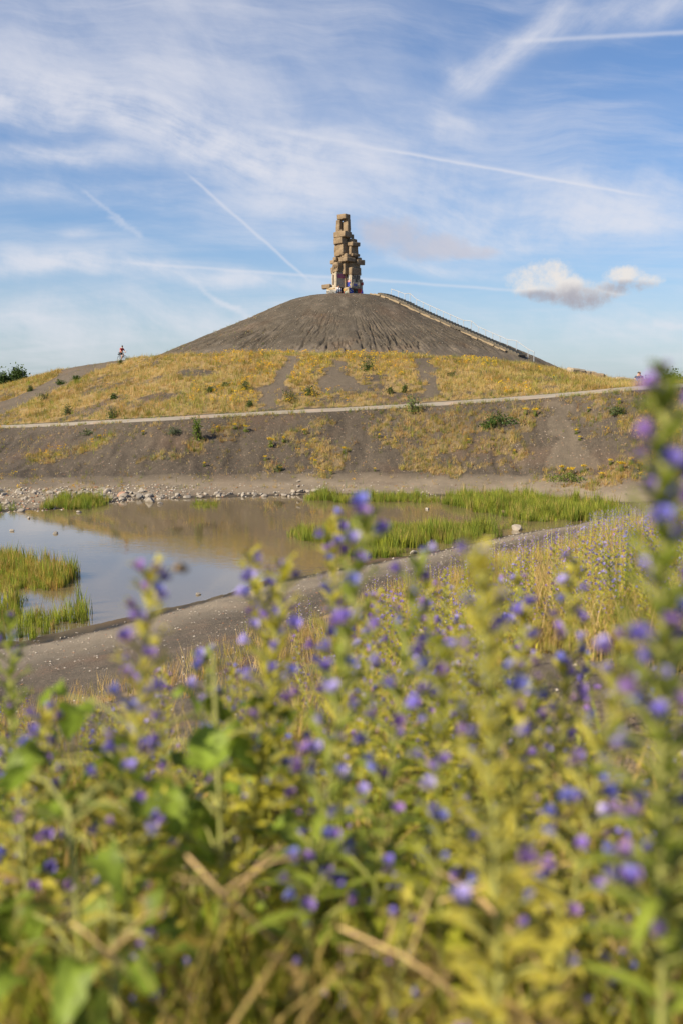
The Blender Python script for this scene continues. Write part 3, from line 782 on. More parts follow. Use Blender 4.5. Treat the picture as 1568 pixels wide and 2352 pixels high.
tblock('b22t', 410, 560, 620, 1715, 1780, 36, .25, M_pale, .05)
tblock('b23', 735, 850, 957, 1765, 1985, 45, -.1, M_pale, .05)
tblock('b24', 860, 950, 1075, 1775, 1985, 45, .95, M_conc, .05)
tblock('b25', 1045, 1060, 1157, 1782, 1985, 70, .1, M_pale, .05)
for a in ((610, 690, 790, 390, 640, .75), (640, 770, 900, 640, 800, .6), (650, 800, 980, 800, 1130, .6), (580, 780, 1060, 1090, 1480, .7), (620, 790, 1040, 1440, 1985, .9)):
    tblock('core%d' % a[3], a[0], a[1], a[2], a[3], a[4], 45, a[5])
# weathered paint on the lower blocks, plus painted shade for one slot
def paint_mat(name, c): return plain(name, c, .7, .25, 14)
PM = {k: paint_mat('paint_' + k, v) for k, v in dict(magenta=(.35, .05, .16), black=(.03, .03, .03), blue=(.03, .05, .32), white=(.55, .53, .49), red=(.36, .05, .03), orange=(.50, .13, .05), pink=(.60, .28, .33), ochre=(.45, .27, .08), teal=(.12, .25, .24), slot_shade=(.05, .025, .02)).items()}
def ribbon(key, face, lines, width, colr, off=.07, name='graffiti'):
    """strokes on a block face; (u,v) in 0..1 of that face"""
    o, a, b, h_ = blocks[key]; W_ = a if face == 'L' else b; V_ = []; F_ = []
    def P(u, v, d): 
        return (-a / 2 + u * a, -b / 2 - d, -h_ / 2 + v * h_) if face == 'L' else (a / 2 + d, -b / 2 + u * b, -h_ / 2 + v * h_)
    for ln in lines:
        q = [np.array((u * W_, v * h_)) for u, v in ln]
        for i in range(len(q) - 1):
            d = q[i + 1] - q[i]; L_ = np.linalg.norm(d) + 1e-9; d /= L_; n_ = np.array((-d[1], d[0])) * width / 2; e = d * width * .3
            n0 = len(V_)
            for pt in (q[i] - e - n_, q[i + 1] + e - n_, q[i + 1] + e + n_, q[i] - e + n_): V_.append(P(pt[0] / W_, pt[1] / h_, off + .004 * (i % 3)))
            F_.append((n0, n0 + 1, n0 + 2, n0 + 3))
    r = link(name, pymesh(name, V_, F_), PM[colr], o); return r
def glyph(s, x0, x1, y0, y1):
    G_ = dict(P=[[(0, 0), (0, 1), (.8, .85), (.8, .55), (0, .45)]], V=[[(0, 1), (.5, 0), (1, 1)]], B=[[(0, 0), (0, 1), (.8, .8), (.1, .55), (.9, .3), (0, 0)]],
              A=[[(0, 0), (.5, 1), (1, 0)], [(.2, .4), (.8, .4)]], S=[[(1, .9), (.3, 1), (0, .72), (.4, .52), (.95, .35), (.7, .02), (0, .1)]],
              T=[[(0, 1), (1, 1)], [(.5, 1), (.5, 0)]], O=[[(.5, 0), (0, .3), (.05, .75), (.5, 1), (.95, .75), (1, .3), (.5, 0)]], K=[[(0, 0), (0, 1)], [(1, 1), (0, .5), (1, 0)]])
    L = []; n = len(s); wd = (x1 - x0) / n
    for i, ch in enumerate(s):
        for ln in G_[ch]: L.append([(x0 + wd * (i + .08 + .8 * u), y0 + (y1 - y0) * v) for u, v in ln])
    return L
ribbon('l18', 'R', glyph('BASTO', .15, .98, .60, .86), .075, 'magenta')
ribbon('r19', 'R', glyph('PVP', .10, .92, .42, .86), .06, 'black')
ribbon('r19', 'R', glyph('SOO', .22, .62, .18, .30), .05, 'blue')
ribbon('r19', 'R', [[(.05, .10), (.3, .04), (.5, .12), (.95, .06)]], .03, 'black')
ribbon('r19', 'L', glyph('A', .15, .85, .62, .95), .12, 'white'); ribbon('r19', 'L', [[(.1, .58), (.5, .48), (.9, .55)], [(.2, .50), (.8, .46)]], .10, 'pink')
ribbon('r19', 'L', glyph('BK', .08, .92, .14, .42), .13, 'blue')
ribbon('l18', 'L', [[(.45, .22), (.45, .80)]], .20, 'slot_shade', .055, 'slot_shade')  # flat dark strip: shade inside the pillar's recess put into its colour
ribbon('b22', 'L', glyph('SOTOB', .04, .96, .15, .72), .10, 'white', .075); ribbon('b22', 'L', glyph('SOTOB', .04, .96, .15, .72), .045, 'black', .088)
ribbon('b22', 'L', [[(.1, .9), (.4, .82), (.9, .92)]], .05, 'ochre')
ribbon('b22', 'R', [[(.30, .80), (.75, .80)]], .26, 'blue'); ribbon('b22', 'R', [[(.40, .12), (.40, .60)], [(.62, .10), (.62, .62)]], .30, 'orange'); ribbon('b22', 'R', [[(.25, .68), (.7, .70)]], .12, 'teal')
ribbon('b23', 'R', glyph('S', .12, .92, .50, .95), .26, 'white', .075); ribbon('b23', 'R', glyph('OK', .05, .98, .06, .44), .24, 'white', .075)
ribbon('b23', 'R', glyph('S', .12, .92, .50, .95), .19, 'blue', .090); ribbon('b23', 'R', glyph('OK', .05, .98, .06, .44), .16, 'blue', .090)
ribbon('b23', 'L', glyph('ABT', .06, .94, .70, .90), .06, 'ochre'); ribbon('b23', 'L', glyph('OS', .05, .45, .2, .6), .06, 'red'); ribbon('b23', 'L', glyph('BS', .5, .95, .2, .62), .05, 'teal')
ribbon('b24', 'R', glyph('SB', .3, .9, .25, .75), .10, 'teal')
ribbon('b25', 'R', glyph('BE'.replace('E', 'B'), .05, .65, .1, .9), .28, 'red'); ribbon('b25', 'R', glyph('SO', .6, .98, .15, .8), .12, 'blue')
ribbon('r20', 'R', [[(.2, .78), (.9, .82)], [(.3, .72), (.9, .74)]], .18, 'red')

# ------------------------------------------------------------------ stairs on the cone
PHI = R_(36); sd_ = Vector((math.cos(PHI), -math.sin(PHI), 0)); sp_ = Vector((-math.sin(PHI), -math.cos(PHI), 0))
M_step = plain('step_timber_and_stone', (.10, .085, .065), .9, .3, 3); M_kerb = plain('pale_edging', (.27, .205, .13), .9, .2, 3)
M_steel = plain('galvanised_steel', (.55, .56, .57), .45, .08, 5, metal=.6); M_lip = plain('step_edge', (.40, .32, .21), .9, .2, 4)
def on_stair(r): return Vector((CX, CY, 0)) + sd_ * r
def cone_r(r): return float(np.interp(r, CONE_R, CONE_Z))
st = empty('staircase', on_stair(23.0) + Vector((0, 0, cone_r(23.0)))); tag(st, 'long straight flight of dark steps with pale edging up the right of the cone', 'staircase')
inv = st.location.copy(); NST = 46; r0, r1 = 5.3, 23.4
step_me = None
for i in range(NST):
    ra = r0 + (r1 - r0) * (i + .5) / NST; run = (r1 - r0) / NST
    c_ = on_stair(ra); c_.z = cone_r(ra) + .16
    if i in (8, 9, 27, 28): c_.z += .05
    if step_me is None:
        step_me = pymesh('step', *(lambda q: (q.v, q.f))(MB().box((0, 0, 0), (run * 1.05, 1.75, .34), 0)))
        lip_me = pymesh('step_edge', *(lambda q: (q.v, q.f))(MB().box((run * .53, 0, .06), (.07, 1.72, .13), 0)))
    o = link('step', step_me, M_step, st); o.location = c_ - inv; o.rotation_euler = (0, 0, -PHI)
    q = link('step_edge', lip_me, M_lip, o)
for i in range(26):                                  # stepped edging boards on the camera's side
    ra = r0 - .8 + (r1 - r0 - .6) * (i + .5) / 26; c_ = on_stair(ra) + sp_ * (1.20 + .09 * math.sin(i * 1.7)); c_.z = cone_r(ra) + .03 + .05 * (i % 2)
    if 16 <= i <= 17: continue
    slope = math.atan2(cone_r(ra + .4) - cone_r(ra - .4), .8)
    o = MB().box((0, 0, 0), (.80, .12 + .04 * (i % 2), .11 + .05 * (i % 3)), 0).build('edging', M_kerb, st); o.location = c_ - inv; o.rotation_euler = (0, -slope, -PHI)
hr = empty('handrail', on_stair(23.0) - sp_ * 1.1 + Vector((0, 0, cone_r(23.0)))); tag(hr, 'thin steel handrail with posts along the far side of the steps', 'handrail')
hv = hr.location.copy(); pr_ = [5.9, 6.9, 7.8, 8.5, 9.4, 10.3, 11.2, 12.1, 13.0, 13.9, 14.8, 15.6, 16.6, 17.5, 18.4, 19.3, 20.2, 21.1, 22.2, 23.6, 24.3]
tops = []
for i, ra in enumerate(pr_):
    b_ = on_stair(ra) - sp_ * 1.1; z0 = cone_r(ra); h_ = 1.0
    if i in (3, 12, 18): h_ = 1.32
    MB().tube([b_ - hv + Vector((0, 0, z0 - .15)), b_ - hv + Vector((0, 0, z0 + h_))], .042, 6).build('post', M_steel, hr)
    tops.append(b_ - hv + Vector((0, 0, z0 + h_)))
MB().tube(tops, .045, 6).build('rail', M_steel, hr)

# ------------------------------------------------------------------ rocks
m, g = new_mat('grey_rock'); tcn = g.n.new('ShaderNodeTexCoord').outputs['Object']; ob = g.n.new('ShaderNodeObjectInfo').outputs['Random']
n1 = g.noise(tcn, 2.0, 6, .6); n2 = g.noise(tcn, 12, 4, .7)
c = g.mix(n1, (.20, .175, .145), (.36, .32, .27)); c = g.mix(g.mul(ob, .5), c, (.27, .22, .17)); c = g.mix(g.ss(n2, .55, .8), c, (.15, .13, .11))
M_rock = finish(m, g, c, .9, g.add(n1, g.mul(n2, .5)), .4, .05, .2)
M_redrock = plain('reddish_rock', (.34, .20, .14), .9, .25, 4)
M_sand = plain('sandstone', (.29, .235, .17), .92, .25, 2.5)
from mathutils import noise as mnoise
def rock_mesh(seed, sx=1, sy=.8, sz=.55, sub=2):
    rr = random.Random(seed); bm = bmesh.new(); bmesh.ops.create_icosphere(bm, subdivisions=sub, radius=.5)
    planes = [Vector((rr.uniform(-1, 1), rr.uniform(-1, 1), rr.uniform(-.7, 1))).normalized() for _ in range(9)]; lim = [rr.uniform(.26, .42) for _ in planes]
    for v in bm.verts:
        for pl_, l_ in zip(planes, lim):
            d = v.co.dot(pl_)
            if d > l_: v.co -= pl_ * (d - l_)
        v.co += mnoise.noise_vector(v.co * 3 + Vector((seed, 0, 0))) * .035
        v.co = Vector((v.co.x * sx, v.co.y * sy, v.co.z * sz))
    me = bpy.data.meshes.new('rock'); bm.to_mesh(me); bm.free(); me.materials.append(M_rock); return me
rocks = [rock_mesh(i, 1, random.uniform(.6, .9), random.uniform(.35, .75)) for i in range(12)]
def put_rock(x, y, z, size, me=None, label='grey angular rock in the heap along the far shore of the pond', group='rocks heaped along the far shore', mat=None):
    o = bpy.data.objects.new('rock', me or random.choice(rocks)); COL.objects.link(o)
    o.location = (x, y, z); o.rotation_euler = (random.uniform(-.25, .25), random.uniform(-.25, .25), random.uniform(0, 6.28)); o.scale = (size,) * 3
    tag(o, label, 'rock', group)
    if mat: o.material_slots[0].link = 'OBJECT'; o.material_slots[0].material = mat
    return o
def shore_rock(px, py, wpx, label, group=None, mat=None, lift=.10):
    p_ = ground_at(px, py); d = ray(px, py); 
    if p_[2] < -.02:                         # standing in the water: meet the water plane
        k = (-.02 - CAM_Z) / d[2]; p_ = np.array((d[0] * k, d[1] * k, -.02))
    size = wpx / FPX * p_[1]; return put_rock(p_[0], p_[1], p_[2] + size * lift, size, None, label, group, mat)
for i in range(190):                         # the rubble at the far left corner and along the shore
    if i < 130: px = random.uniform(-30, 250) if i < 95 else random.uniform(200, 345); py = random.uniform(1126, 1164) if px < 120 else random.uniform(1126, 1147)
    else: px = random.uniform(250, 690); py = float(np.interp(px, [250, 400, 690], [1144, 1141, 1136])) + random.uniform(-4, 5)
    wpx = random.choice((8, 10, 12, 15, 20, 27)) * random.uniform(.8, 1.2) * (.82 if i < 130 else .7)
    where = 'heaped at the far left corner of the pond' if px < 120 else 'behind the left tuft of rushes on the far shore' if px < 260 else 'in the dense row right of the left rush tuft' if px < 345 else 'in the thin shore line left of the small rush tuft' if px < 440 else 'in the thin line between the small rush tuft and the cairn'
    sz = 'large' if wpx > 18 else 'middling' if wpx > 11 else 'small'
    shore_rock(px, py, wpx, '%s grey angular rock %s' % (sz, where), '%s rocks %s' % (sz, where))
for a in ((281, 1140, 30, 'broad reddish rock in the rubble left of the pond', M_redrock), (28, 1220, 14, 'pale rock standing in the pond above the left rushes'),
          (128, 1226, 15, 'flat dark slab barely above the water of the pond'), (67, 1191, 12, 'small dark stone in the blue water below the rubble'),
          (182, 1177, 14, 'small stone in the water below the left tuft of rushes'), (368, 1158, 15, 'lone pale pointed rock in the brown water'),
          (345, 1153, 30, 'flat grey rock at the edge of the far shore rubble'), (50, 1175, 22, 'low pale rock at the left water edge'),
          (1085, 1163, 20, 'pale rock in front of the long bank of rushes'), (980, 1170, 14, 'small dark rock in the brown water between the rushes'), (1185, 1217, 34, 'long flat slab at the right end of the pond'),
          (1240, 1196, 16, 'white stone on the right shore of the pond'), (1155, 1180, 20, 'low reddish slab before the rushes', M_redrock), (948, 1272, 24, 'pale square stone on the near shore of the pond'),
          (866, 1278, 11, 'small pale stone at the near shore beside the square one'), (1035, 1266, 10, 'small stone on the near shore path edge'), (455, 1366, 16, 'brown stone on the near shore behind the flowers'),
          (608, 1140, 16, 'flat white stone at the far shore beside the cairn'), (650, 1138, 14, 'whitish stone just left of the cairn'), (498, 1137, 22, 'pale stone on the far shore above the small rush tuft')):
    shore_rock(a[0], a[1], a[2], a[3], None, a[4] if len(a) > 4 else None)
def nearw(px): return 'below the left rushes' if px < 300 else 'behind the purple bugloss' if px < 520 else 'left of the tall central bugloss' if px < 800 else 'beside the pale square stone' if px < 1020 else 'toward the long flat slab'
for i in range(70):                          # small stones of the near shoreline
    px = random.uniform(60, 1250); py = float(np.interp(px, [0, 150, 280, 400, 600, 784, 1000, 1200, 1320], [1490, 1466, 1436, 1402, 1347, 1309, 1270, 1226, 1207])) + random.uniform(-4, 5)
    shore_rock(px, py, random.uniform(4, 9), 'small dark stone in the mud of the near shore ' + nearw(px), 'near shore stones ' + nearw(px))
# cairn: three stones on a ring of bigger ones
cp = ground_at(686, 1133)
for dx, dz, s_, lb in ((-.32, .1, .5, 'left foot stone of the small cairn'), (.15, .12, .55, 'broad foot stone of the small cairn'), (.55, .1, .45, 'right foot stone of the small cairn'), (-.02, .42, .42, 'middle stone of the small cairn'), (.0, .72, .34, 'top stone of the small cairn'), (1.0, .15, .6, 'whitish block lying right of the cairn')):
    put_rock(cp[0] + dx, cp[1] + random.uniform(-.05, .05), cp[2] + dz, s_, None, lb, None)
# boulders on the right of the terrace
def boulder(px, py, Y_, size, ht, rz, label, mat=M_sand):
    p_ = at(px, py, Y_); z = float(height(p_[:1], p_[1:2])[0]); me = rough_box('boulder', size, size * .7, ht, px, .10, .12)
    o = link('boulder', me, mat); o.location = (p_[0], p_[1], z + ht * .5); o.rotation_euler = (R_(4), R_(8), rz); tag(o, label, 'boulder')
boulder(1322, 857, 93, 1.5, .6, .3, 'pale tilted slab, largest of the boulders on the right terrace')
boulder(1350, 862, 93.5, 1.4, .55, .5, 'shaded boulder just right of the tilted slab'); boulder(1372, 866, 92.5, 1.2, .5, -.2, 'dark low boulder right of the slab pair', M_conc)
boulder(1432, 876, 86, 1.3, .45, .2, 'flat boulder half hidden in weeds near the couple'); boulder(1448, 880, 86, .9, .4, .9, 'small flat boulder nearest the couple')
# loose pale pebbles on cone and slopes
def pebbles():
    L = []; pr = []
    for i in range(4):
        v = np.array([(1, 0, 0), (-.8, .2, 0), (0, .8, .1), (.1, -.9, 0), (0, 0, .6), (0, 0, -.5)]) * np.array((random.uniform(.8, 1.2), random.uniform(.7, 1.1), random.uniform(.7, 1)))
        pr.append((v, np.array([(0, 2, 4), (2, 1, 4), (1, 3, 4), (3, 0, 4), (2, 0, 5), (1, 2, 5), (3, 1, 5), (0, 3, 5)]), np.ones(6)))
    def go(x, y, s):
        P3 = np.stack([x, y, height(x, y)], 1); m_ = len(x); c = np.array([(.36, .30, .24), (.28, .15, .09), (.22, .19, .16), (.45, .40, .34)])[rng.integers(0, 4, m_)]
        L.append(stamp(pr, P3, rng.uniform(0, 6.28, m_), s, c, c))
    a = rng.uniform(-math.pi, 0, 900); r = rng.uniform(5, 23, 900); go(CX + r * np.cos(a), CY + r * np.sin(a), rng.uniform(.03, .08, 900))
    x = rng.uniform(-30, 30, 3000); y = rng.uniform(56, 78, 3000); k, _ = region(x, y); o = (k > I_POND1) & (k < I_P0); x, y = x[o], y[o]; go(x, y, rng.uniform(.02, .07, len(x)))
    x = rng.uniform(-14, 22, 16000); y = rng.uniform(2.5, 44, 16000); k, _ = region(x, y); o = (k < I_SHORE0) & (np.abs(x / y) < .42); x, y = x[o], y[o]; go(x, y, rng.uniform(.010, .040, len(x)) * (.5 + y / 40))
    x = rng.uniform(-26, 6, 9000); y = rng.uniform(46, 66, 9000); k, _ = region(x, y); o = (k > I_POND1 - .15) & (k < I_POND1 + .8) & (rng.random(9000) < np.where(x < -9, .8, .25)); x, y = x[o], y[o]; go(x, y, rng.uniform(.03, .13, len(x)))
    return L
stuff('loose_pebbles', pebbles(), attr_mat('pebble', .9, 0.0), 'loose pebbles strewn over the shale', 'pebbles')

# ------------------------------------------------------------------ rushes in the pond
rush = [tuft(12, .62, .10, .020, .22, 2) for _ in range(8)]
def rushes(name, poly, n, label, hs=1.0, names=('reed', 'lime', 'olive', 'straw', 'green'), probs=(5, 2.2, 2, 1.0, 1.2), thin=0.0):
    pts = []
    for px, py in poly:
        d = ray(px, py); k = (-CAM_Z) / d[2]; pts.append((d[0] * k, d[1] * k))
    q = np.array(pts); lo, hi = q.min(0), q.max(0); P = rng.uniform(lo, hi, (n * 4, 2))
    Pj = P + np.stack([(fbm(P[:, 0] * .7, P[:, 1] * .7, 3, 81) - .5) * 2.0 + rng.normal(0, .25, len(P)), (fbm(P[:, 0] * .7, P[:, 1] * .7, 3, 82) - .5) * 3.0 + rng.normal(0, .4, len(P))], 1)
    P = P[inpoly(Pj, pts)][:n]
    f = fbm(P[:, 0] * .8, P[:, 1] * .8, 3, 83); P = P[f > thin]; f = f[f > thin]; m_ = len(P)
    z = np.maximum(height(P[:, 0], P[:, 1]), -.15); P3 = np.stack([P[:, 0], P[:, 1], z - .03], 1)
    c1 = palette(list(names), list(probs), m_, .25); sc = rng.uniform(.7, 1.1, m_) * (.25 + 1.5 * f) * hs * np.where(rng.random(m_) < .12, 1.3, 1)
    v = stamp(rush, P3, rng.uniform(0, 6.28, m_), sc, c1 * np.array((.62, .72, .6)), c1)
    return stuff(name, [v], M_veg, label, 'rushes')
rushes('rush_bed', [(-80, 1350), (-80, 1285), (60, 1290), (130, 1310), (165, 1332), (130, 1350), (60, 1358)], 1500, 'thick tall stand of rushes at the left edge of the pond', .95, ('reed', 'lime', 'ochre', 'straw'), (4, 1.5, 2.2, 1.2))
rushes('rush_bed', [(-60, 1430), (-30, 1375), (120, 1385), (185, 1395), (200, 1425), (120, 1450), (20, 1470)], 330, 'thin open rushes in the shallows at lower left', .95, ('reed', 'lime', 'straw'), (4, 2, 1), .42)
rushes('rush_bed', [(105, 1168), (130, 1153), (240, 1150), (240, 1160), (180, 1172)], 420, 'low tuft of rushes in front of the rubble', .85)
rushes('rush_bed', [(438, 1164), (442, 1155), (496, 1154), (496, 1166)], 170, 'small lone square tuft of rushes in the brown water', .9)
rushes('rush_bed', [(700, 1146), (720, 1140), (860, 1140), (1010, 1146), (1010, 1156), (900, 1154), (800, 1156)], 800, 'narrow strip of rushes along the far shore beside the cairn', .95)
rushes('rush_bed', [(1010, 1156), (1060, 1143), (1250, 1146), (1400, 1160), (1440, 1182), (1350, 1198), (1240, 1198), (1130, 1178)], 2500, 'long bright bank of rushes at the right end of the pond', 1.1)
rushes('rush_bed', [(660, 1232), (700, 1215), (830, 1208), (960, 1206), (1100, 1212), (1150, 1228), (1060, 1240), (930, 1258), (800, 1250), (720, 1246)], 1900, 'broad island of rushes in the middle of the pond', 1.0)
rushes('rush_bed', [(800, 1272), (920, 1262), (930, 1272), (860, 1282)], 130, 'wispy thin rushes below the middle island', .7, thin=.4)
rushes('rush_bed', [(-40, 1172), (20, 1166), (30, 1178), (-40, 1186)], 60, 'sparse rushes at the far left corner of the pond', .7)
rushes('rush_bed', [(1135, 1206), (1200, 1200), (1215, 1208), (1150, 1216)], 60, 'few short rushes near the long flat slab', .6)

# ------------------------------------------------------------------ bushes and trees
def leaf_cloud(n, rad, size, c0, c1, squash=1.0, seed=0, clumps=7, tone=None):
    rr = np.random.default_rng(seed); cc = rr.normal(size=(clumps, 3)); cc /= np.linalg.norm(cc, axis=1)[:, None]; cc *= rr.uniform(.35, .75, (clumps, 1)); cc[:, 2] = np.abs(cc[:, 2]) * 1.1
    p_ = cc[rr.integers(0, clumps, n)] + rr.normal(size=(n, 3)) * .27; p_[:, 2] = np.maximum(p_[:, 2], .02)
    P = p_ * rad * np.array((1, 1, squash))
    d = rr.normal(size=(n, 3)); d[:, 2] *= .6; d /= np.linalg.norm(d, axis=1)[:, None]; e = np.cross(d, rr.normal(size=(n, 3))); e /= np.linalg.norm(e, axis=1)[:, None]
    s = size * rr.uniform(.6, 1.3, (n, 1))
    V_ = np.stack([P - e * s * .35, P + d * s * .5 - e * 0, P + d * s * 1.0, P + e * s * .35 + d * s * .45], 1)
    V_ = np.stack([P, P + d * s * .5 - e * s * .32, P + d * s, P + d * s * .5 + e * s * .32], 1).reshape(-1, 3)
    F_ = (np.array([(0, 1, 2, 3)])[None] + (np.arange(n) * 4)[:, None, None]).reshape(-1, 4)
    q = rr.random((n, 1)); C_ = np.repeat(np.array(c0) * (1 - q) + np.array(c1) * q, 4, 0); return V_, F_, C_
M_bark = plain('bark', (.12, .09, .06), .9, .3, 6)
def bush(px, py, wpx, hpx, label, name='bush', c0=(.03, .06, .012), c1=(.10, .16, .03), n=420, Yd=None, leaf=.11):
    p_ = ground_at(px, py) if Yd is None else at(px, py, Yd); r = wpx / FPX * p_[1] / 2; h_ = hpx / FPX * p_[1]
    o = empty(name, tuple(p_)); V_, F_, C_ = leaf_cloud(n, r, leaf * random.uniform(.85, 1.2), c0, c1, h_ / r * .85, seed=int(px + py))
    tag(link('foliage', npmesh('foliage', V_, F_, C_), M_leaf, o), kind='stuff')
    tb = MB()
    for i in range(5):
        a = i * 1.3 + px; tb.tube([(0, 0, -.1), (math.cos(a) * r * .25, math.sin(a) * r * .25, h_ * .4), (math.cos(a) * r * .55, math.sin(a) * r * .55, h_ * .8)], [.03, .02, .008], 5)
    tb.build('stem', M_bark, o); tag(o, label, 'bush', None); return o
for a in ((844, 852, 34, 30, 'upright dark bush high on the slope right of the bare patch'), (664, 922, 50, 40, 'largest leafy bush beside the left worn track'), (713, 908, 30, 28, 'round bush just right of the largest bush'),
          (565, 895, 28, 22, 'dark round bush left of the left worn track'), (572, 936, 24, 18, 'small dark bush just above the path left of the worn track'), (261, 960, 30, 30, 'dark bush standing above the path at left'),
          (156, 954, 22, 28, 'small spiky bush left of the dark bush above the path'), (105, 918, 36, 20, 'low spreading bush beneath the dirt track'), (262, 918, 14, 16, 'tiny dark bush in the middle of the left slope'),
          (176, 872, 26, 12, 'flat dark bush on the lower edge of the dirt track'), (484, 900, 24, 14, 'olive bush half sunk in dry grass'), (1034, 866, 22, 14, 'small bush right of the right worn track'),
          (895, 906, 14, 14, 'small round bush below the upright bush'), (930, 902, 18, 18, 'small bush beside the foot of the right worn track'), (276, 836, 12, 10, 'tiny bush at the hilltop below the cyclist'), (140, 884, 30, 12, 'low thicket along the dirt track'),
          (70, 900, 14, 18, 'little bush above the dirt track at far left'), (518, 888, 20, 12, 'low bush in dry grass above the olive bush')):
    bush(*a)
bush(453, 1012, 30, 44, 'tall bright green shrub on the bare lower slope', c0=(.05, .10, .015), c1=(.20, .27, .03), n=520)
bush(401, 998, 42, 20, 'grey green low shrub on the bare lower slope', c0=(.07, .10, .05), c1=(.17, .20, .11), n=420)
bush(1148, 975, 90, 34, 'sprawling dark bramble below the gravel path', 'bramble', (.025, .055, .01), (.10, .17, .03), 800, leaf=.13)
bush(1118, 982, 44, 18, 'dark trailing end of the bramble', 'bramble', (.03, .06, .01), (.11, .18, .03), 380, leaf=.12)
bush(946, 950, 40, 50, 'tall pale green weed clump standing across the path', 'weed_clump', (.09, .13, .04), (.26, .32, .08), 420, leaf=.16)
bush(1415, 955, 40, 22, 'grey green bush on the slope at right', c0=(.06, .10, .03), c1=(.16, .20, .07))
bush(200, 1000, 40, 14, 'low grey weed on the bare slope below the path at left', c0=(.08, .11, .05), c1=(.2, .22, .1), n=260)
bush(1300, 1105, 90, 22, 'low bright green herb patch at the foot of the slope', 'herb_patch', (.08, .13, .02), (.24, .28, .05), 520)
bush(640, 1085, 30, 16, 'grey herb with yellow tips at the foot of the slope', 'herb_patch', (.07, .11, .04), (.2, .22, .08), 240)
# ragwort: single plants with yellow heads on the lower slope
def ragwort(px, py, hpx, label, group=None):
    p_ = ground_at(px, py); s_ = hpx / FPX * p_[1] / .5; o = empty('ragwort', tuple(p_), random.uniform(0, 6)); o.scale = (s_,) * 3
    link('stem', rag_st[0], None, o); tag(link('blossom', random.choice(rag_fl), None, o), kind='stuff'); tag(o, label, 'ragwort', group)
rag_fl = []; rag_st = []
tb = MB()
for i in range(7):
    a = i * .9; tb.tube([(0, 0, -.05), (math.cos(a) * .08, math.sin(a) * .08, .25), (math.cos(a) * .15, math.sin(a) * .15, .46)], [.012, .009, .006], 4)
me = pymesh('stem', tb.v, tb.f); me.materials.append(plain('weed_stem', (.18, .21, .06), .8)); rag_st.append(me)
for k in range(3):
    V_, F_, C_ = leaf_cloud(110, .17, .07, (.68, .40, .02), (.80, .58, .04), .55, 900 + k, 8); V_ = V_ + np.array((0, 0, .34)); V2, F2, C2 = leaf_cloud(70, .16, .09, (.12, .16, .03), (.22, .25, .05), 1.6, 950 + k)
    V_, F_, C_ = merge([(V_, F_, C_), (V2, F2, C2)]); me = npmesh('blossom', V_, F_, C_); me.materials.append(M_petal); rag_fl.append(me)
RG = [(622, 1028, 24), (652, 1018, 16), (725, 1070, 14), (790, 1045, 18), (645, 1082, 12), (565, 992, 18), (540, 985, 14), (700, 1000, 14), (870, 1010, 12), (1075, 1020, 12), (1228, 960, 22), (1205, 955, 18), (1322, 1000, 14), (1330, 1015, 12), (1400, 1070, 16),
      (1310, 1095, 24), (1340, 1085, 20), (1425, 1085, 26), (1450, 1070, 20), (1380, 1100, 16), (1290, 1085, 18), (330, 1000, 12), (230, 1012, 12), (500, 995, 14), (470, 1075, 12), (610, 1060, 14), (760, 1090, 12), (1180, 1045, 12), (1350, 950, 12), (1420, 930, 14), (1270, 870, 10), (860, 1085, 10), (1460, 1000, 14)]
def rag_where(a, b):
    return 'on the bare left part of the lower slope' if a < 520 else 'in the patches left of centre above the cairn' if a < 720 else 'in the centre of the lower slope' if a < 1100 else 'around the dark bramble' if a < 1260 and b < 1000 else 'at the foot of the slope on the right' if b > 1060 else 'on the right of the worn track on the lower slope'
for i, (a, b, c_) in enumerate(RG): ragwort(a, b, c_, 'yellow flowering weed %s' % rag_where(a, b), 'yellow weeds %s' % rag_where(a, b))

def tree(px, py, Yd, w_, h_, label, seed):
    p_ = at(px, py, Yd); zb = float(height(p_[:1], p_[1:2])[0]); H = p_[2] - zb; o = empty('tree', (p_[0], p_[1], zb))
    tb = MB(); tb.tube([(0, 0, -.3), (.1, 0, H * .4), (.0, .1, H * .8)], [.22, .16, .05], 7)
    for i in range(7):
        a = i * 2.4; z = H * (.35 + .07 * i); tb.tube([(0, 0, z), (math.cos(a) * w_ * .3, math.sin(a) * w_ * .3, z + H * .12)], [.07, .02], 5)
    tb.build('trunk', M_bark, o)
    V_, F_, C_ = leaf_cloud(4200, w_ / 2, .34, (.035, .065, .015), (.10, .15, .04), h_ / w_ * 1.9, seed, 16); V_ = V_ + np.array((0, 0, H - h_ * .95))
    tag(link('crown', npmesh('crown', V_, F_, C_), M_leaf, o), kind='stuff'); tag(o, label, 'tree')
tree(10, 860, 136, 2.2, 2.4, 'dark rounded tree behind the left hill edge, farther left of two', 3); tree(42, 855, 138, 2.7, 2.6, 'bushy green tree behind the left hill edge, right of its neighbour', 4)
tree(1538, 862, 130, 3.0, 3.2, 'dark tree behind the blurred flower at the right edge', 5); tree(1478, 881, 140, 3.0, 2.6, 'low dark tree crown on the right skyline behind the flower', 6); tree(1562, 874, 126, 3.0, 3.0, 'dark tree crown at the far right edge of the skyline', 7)

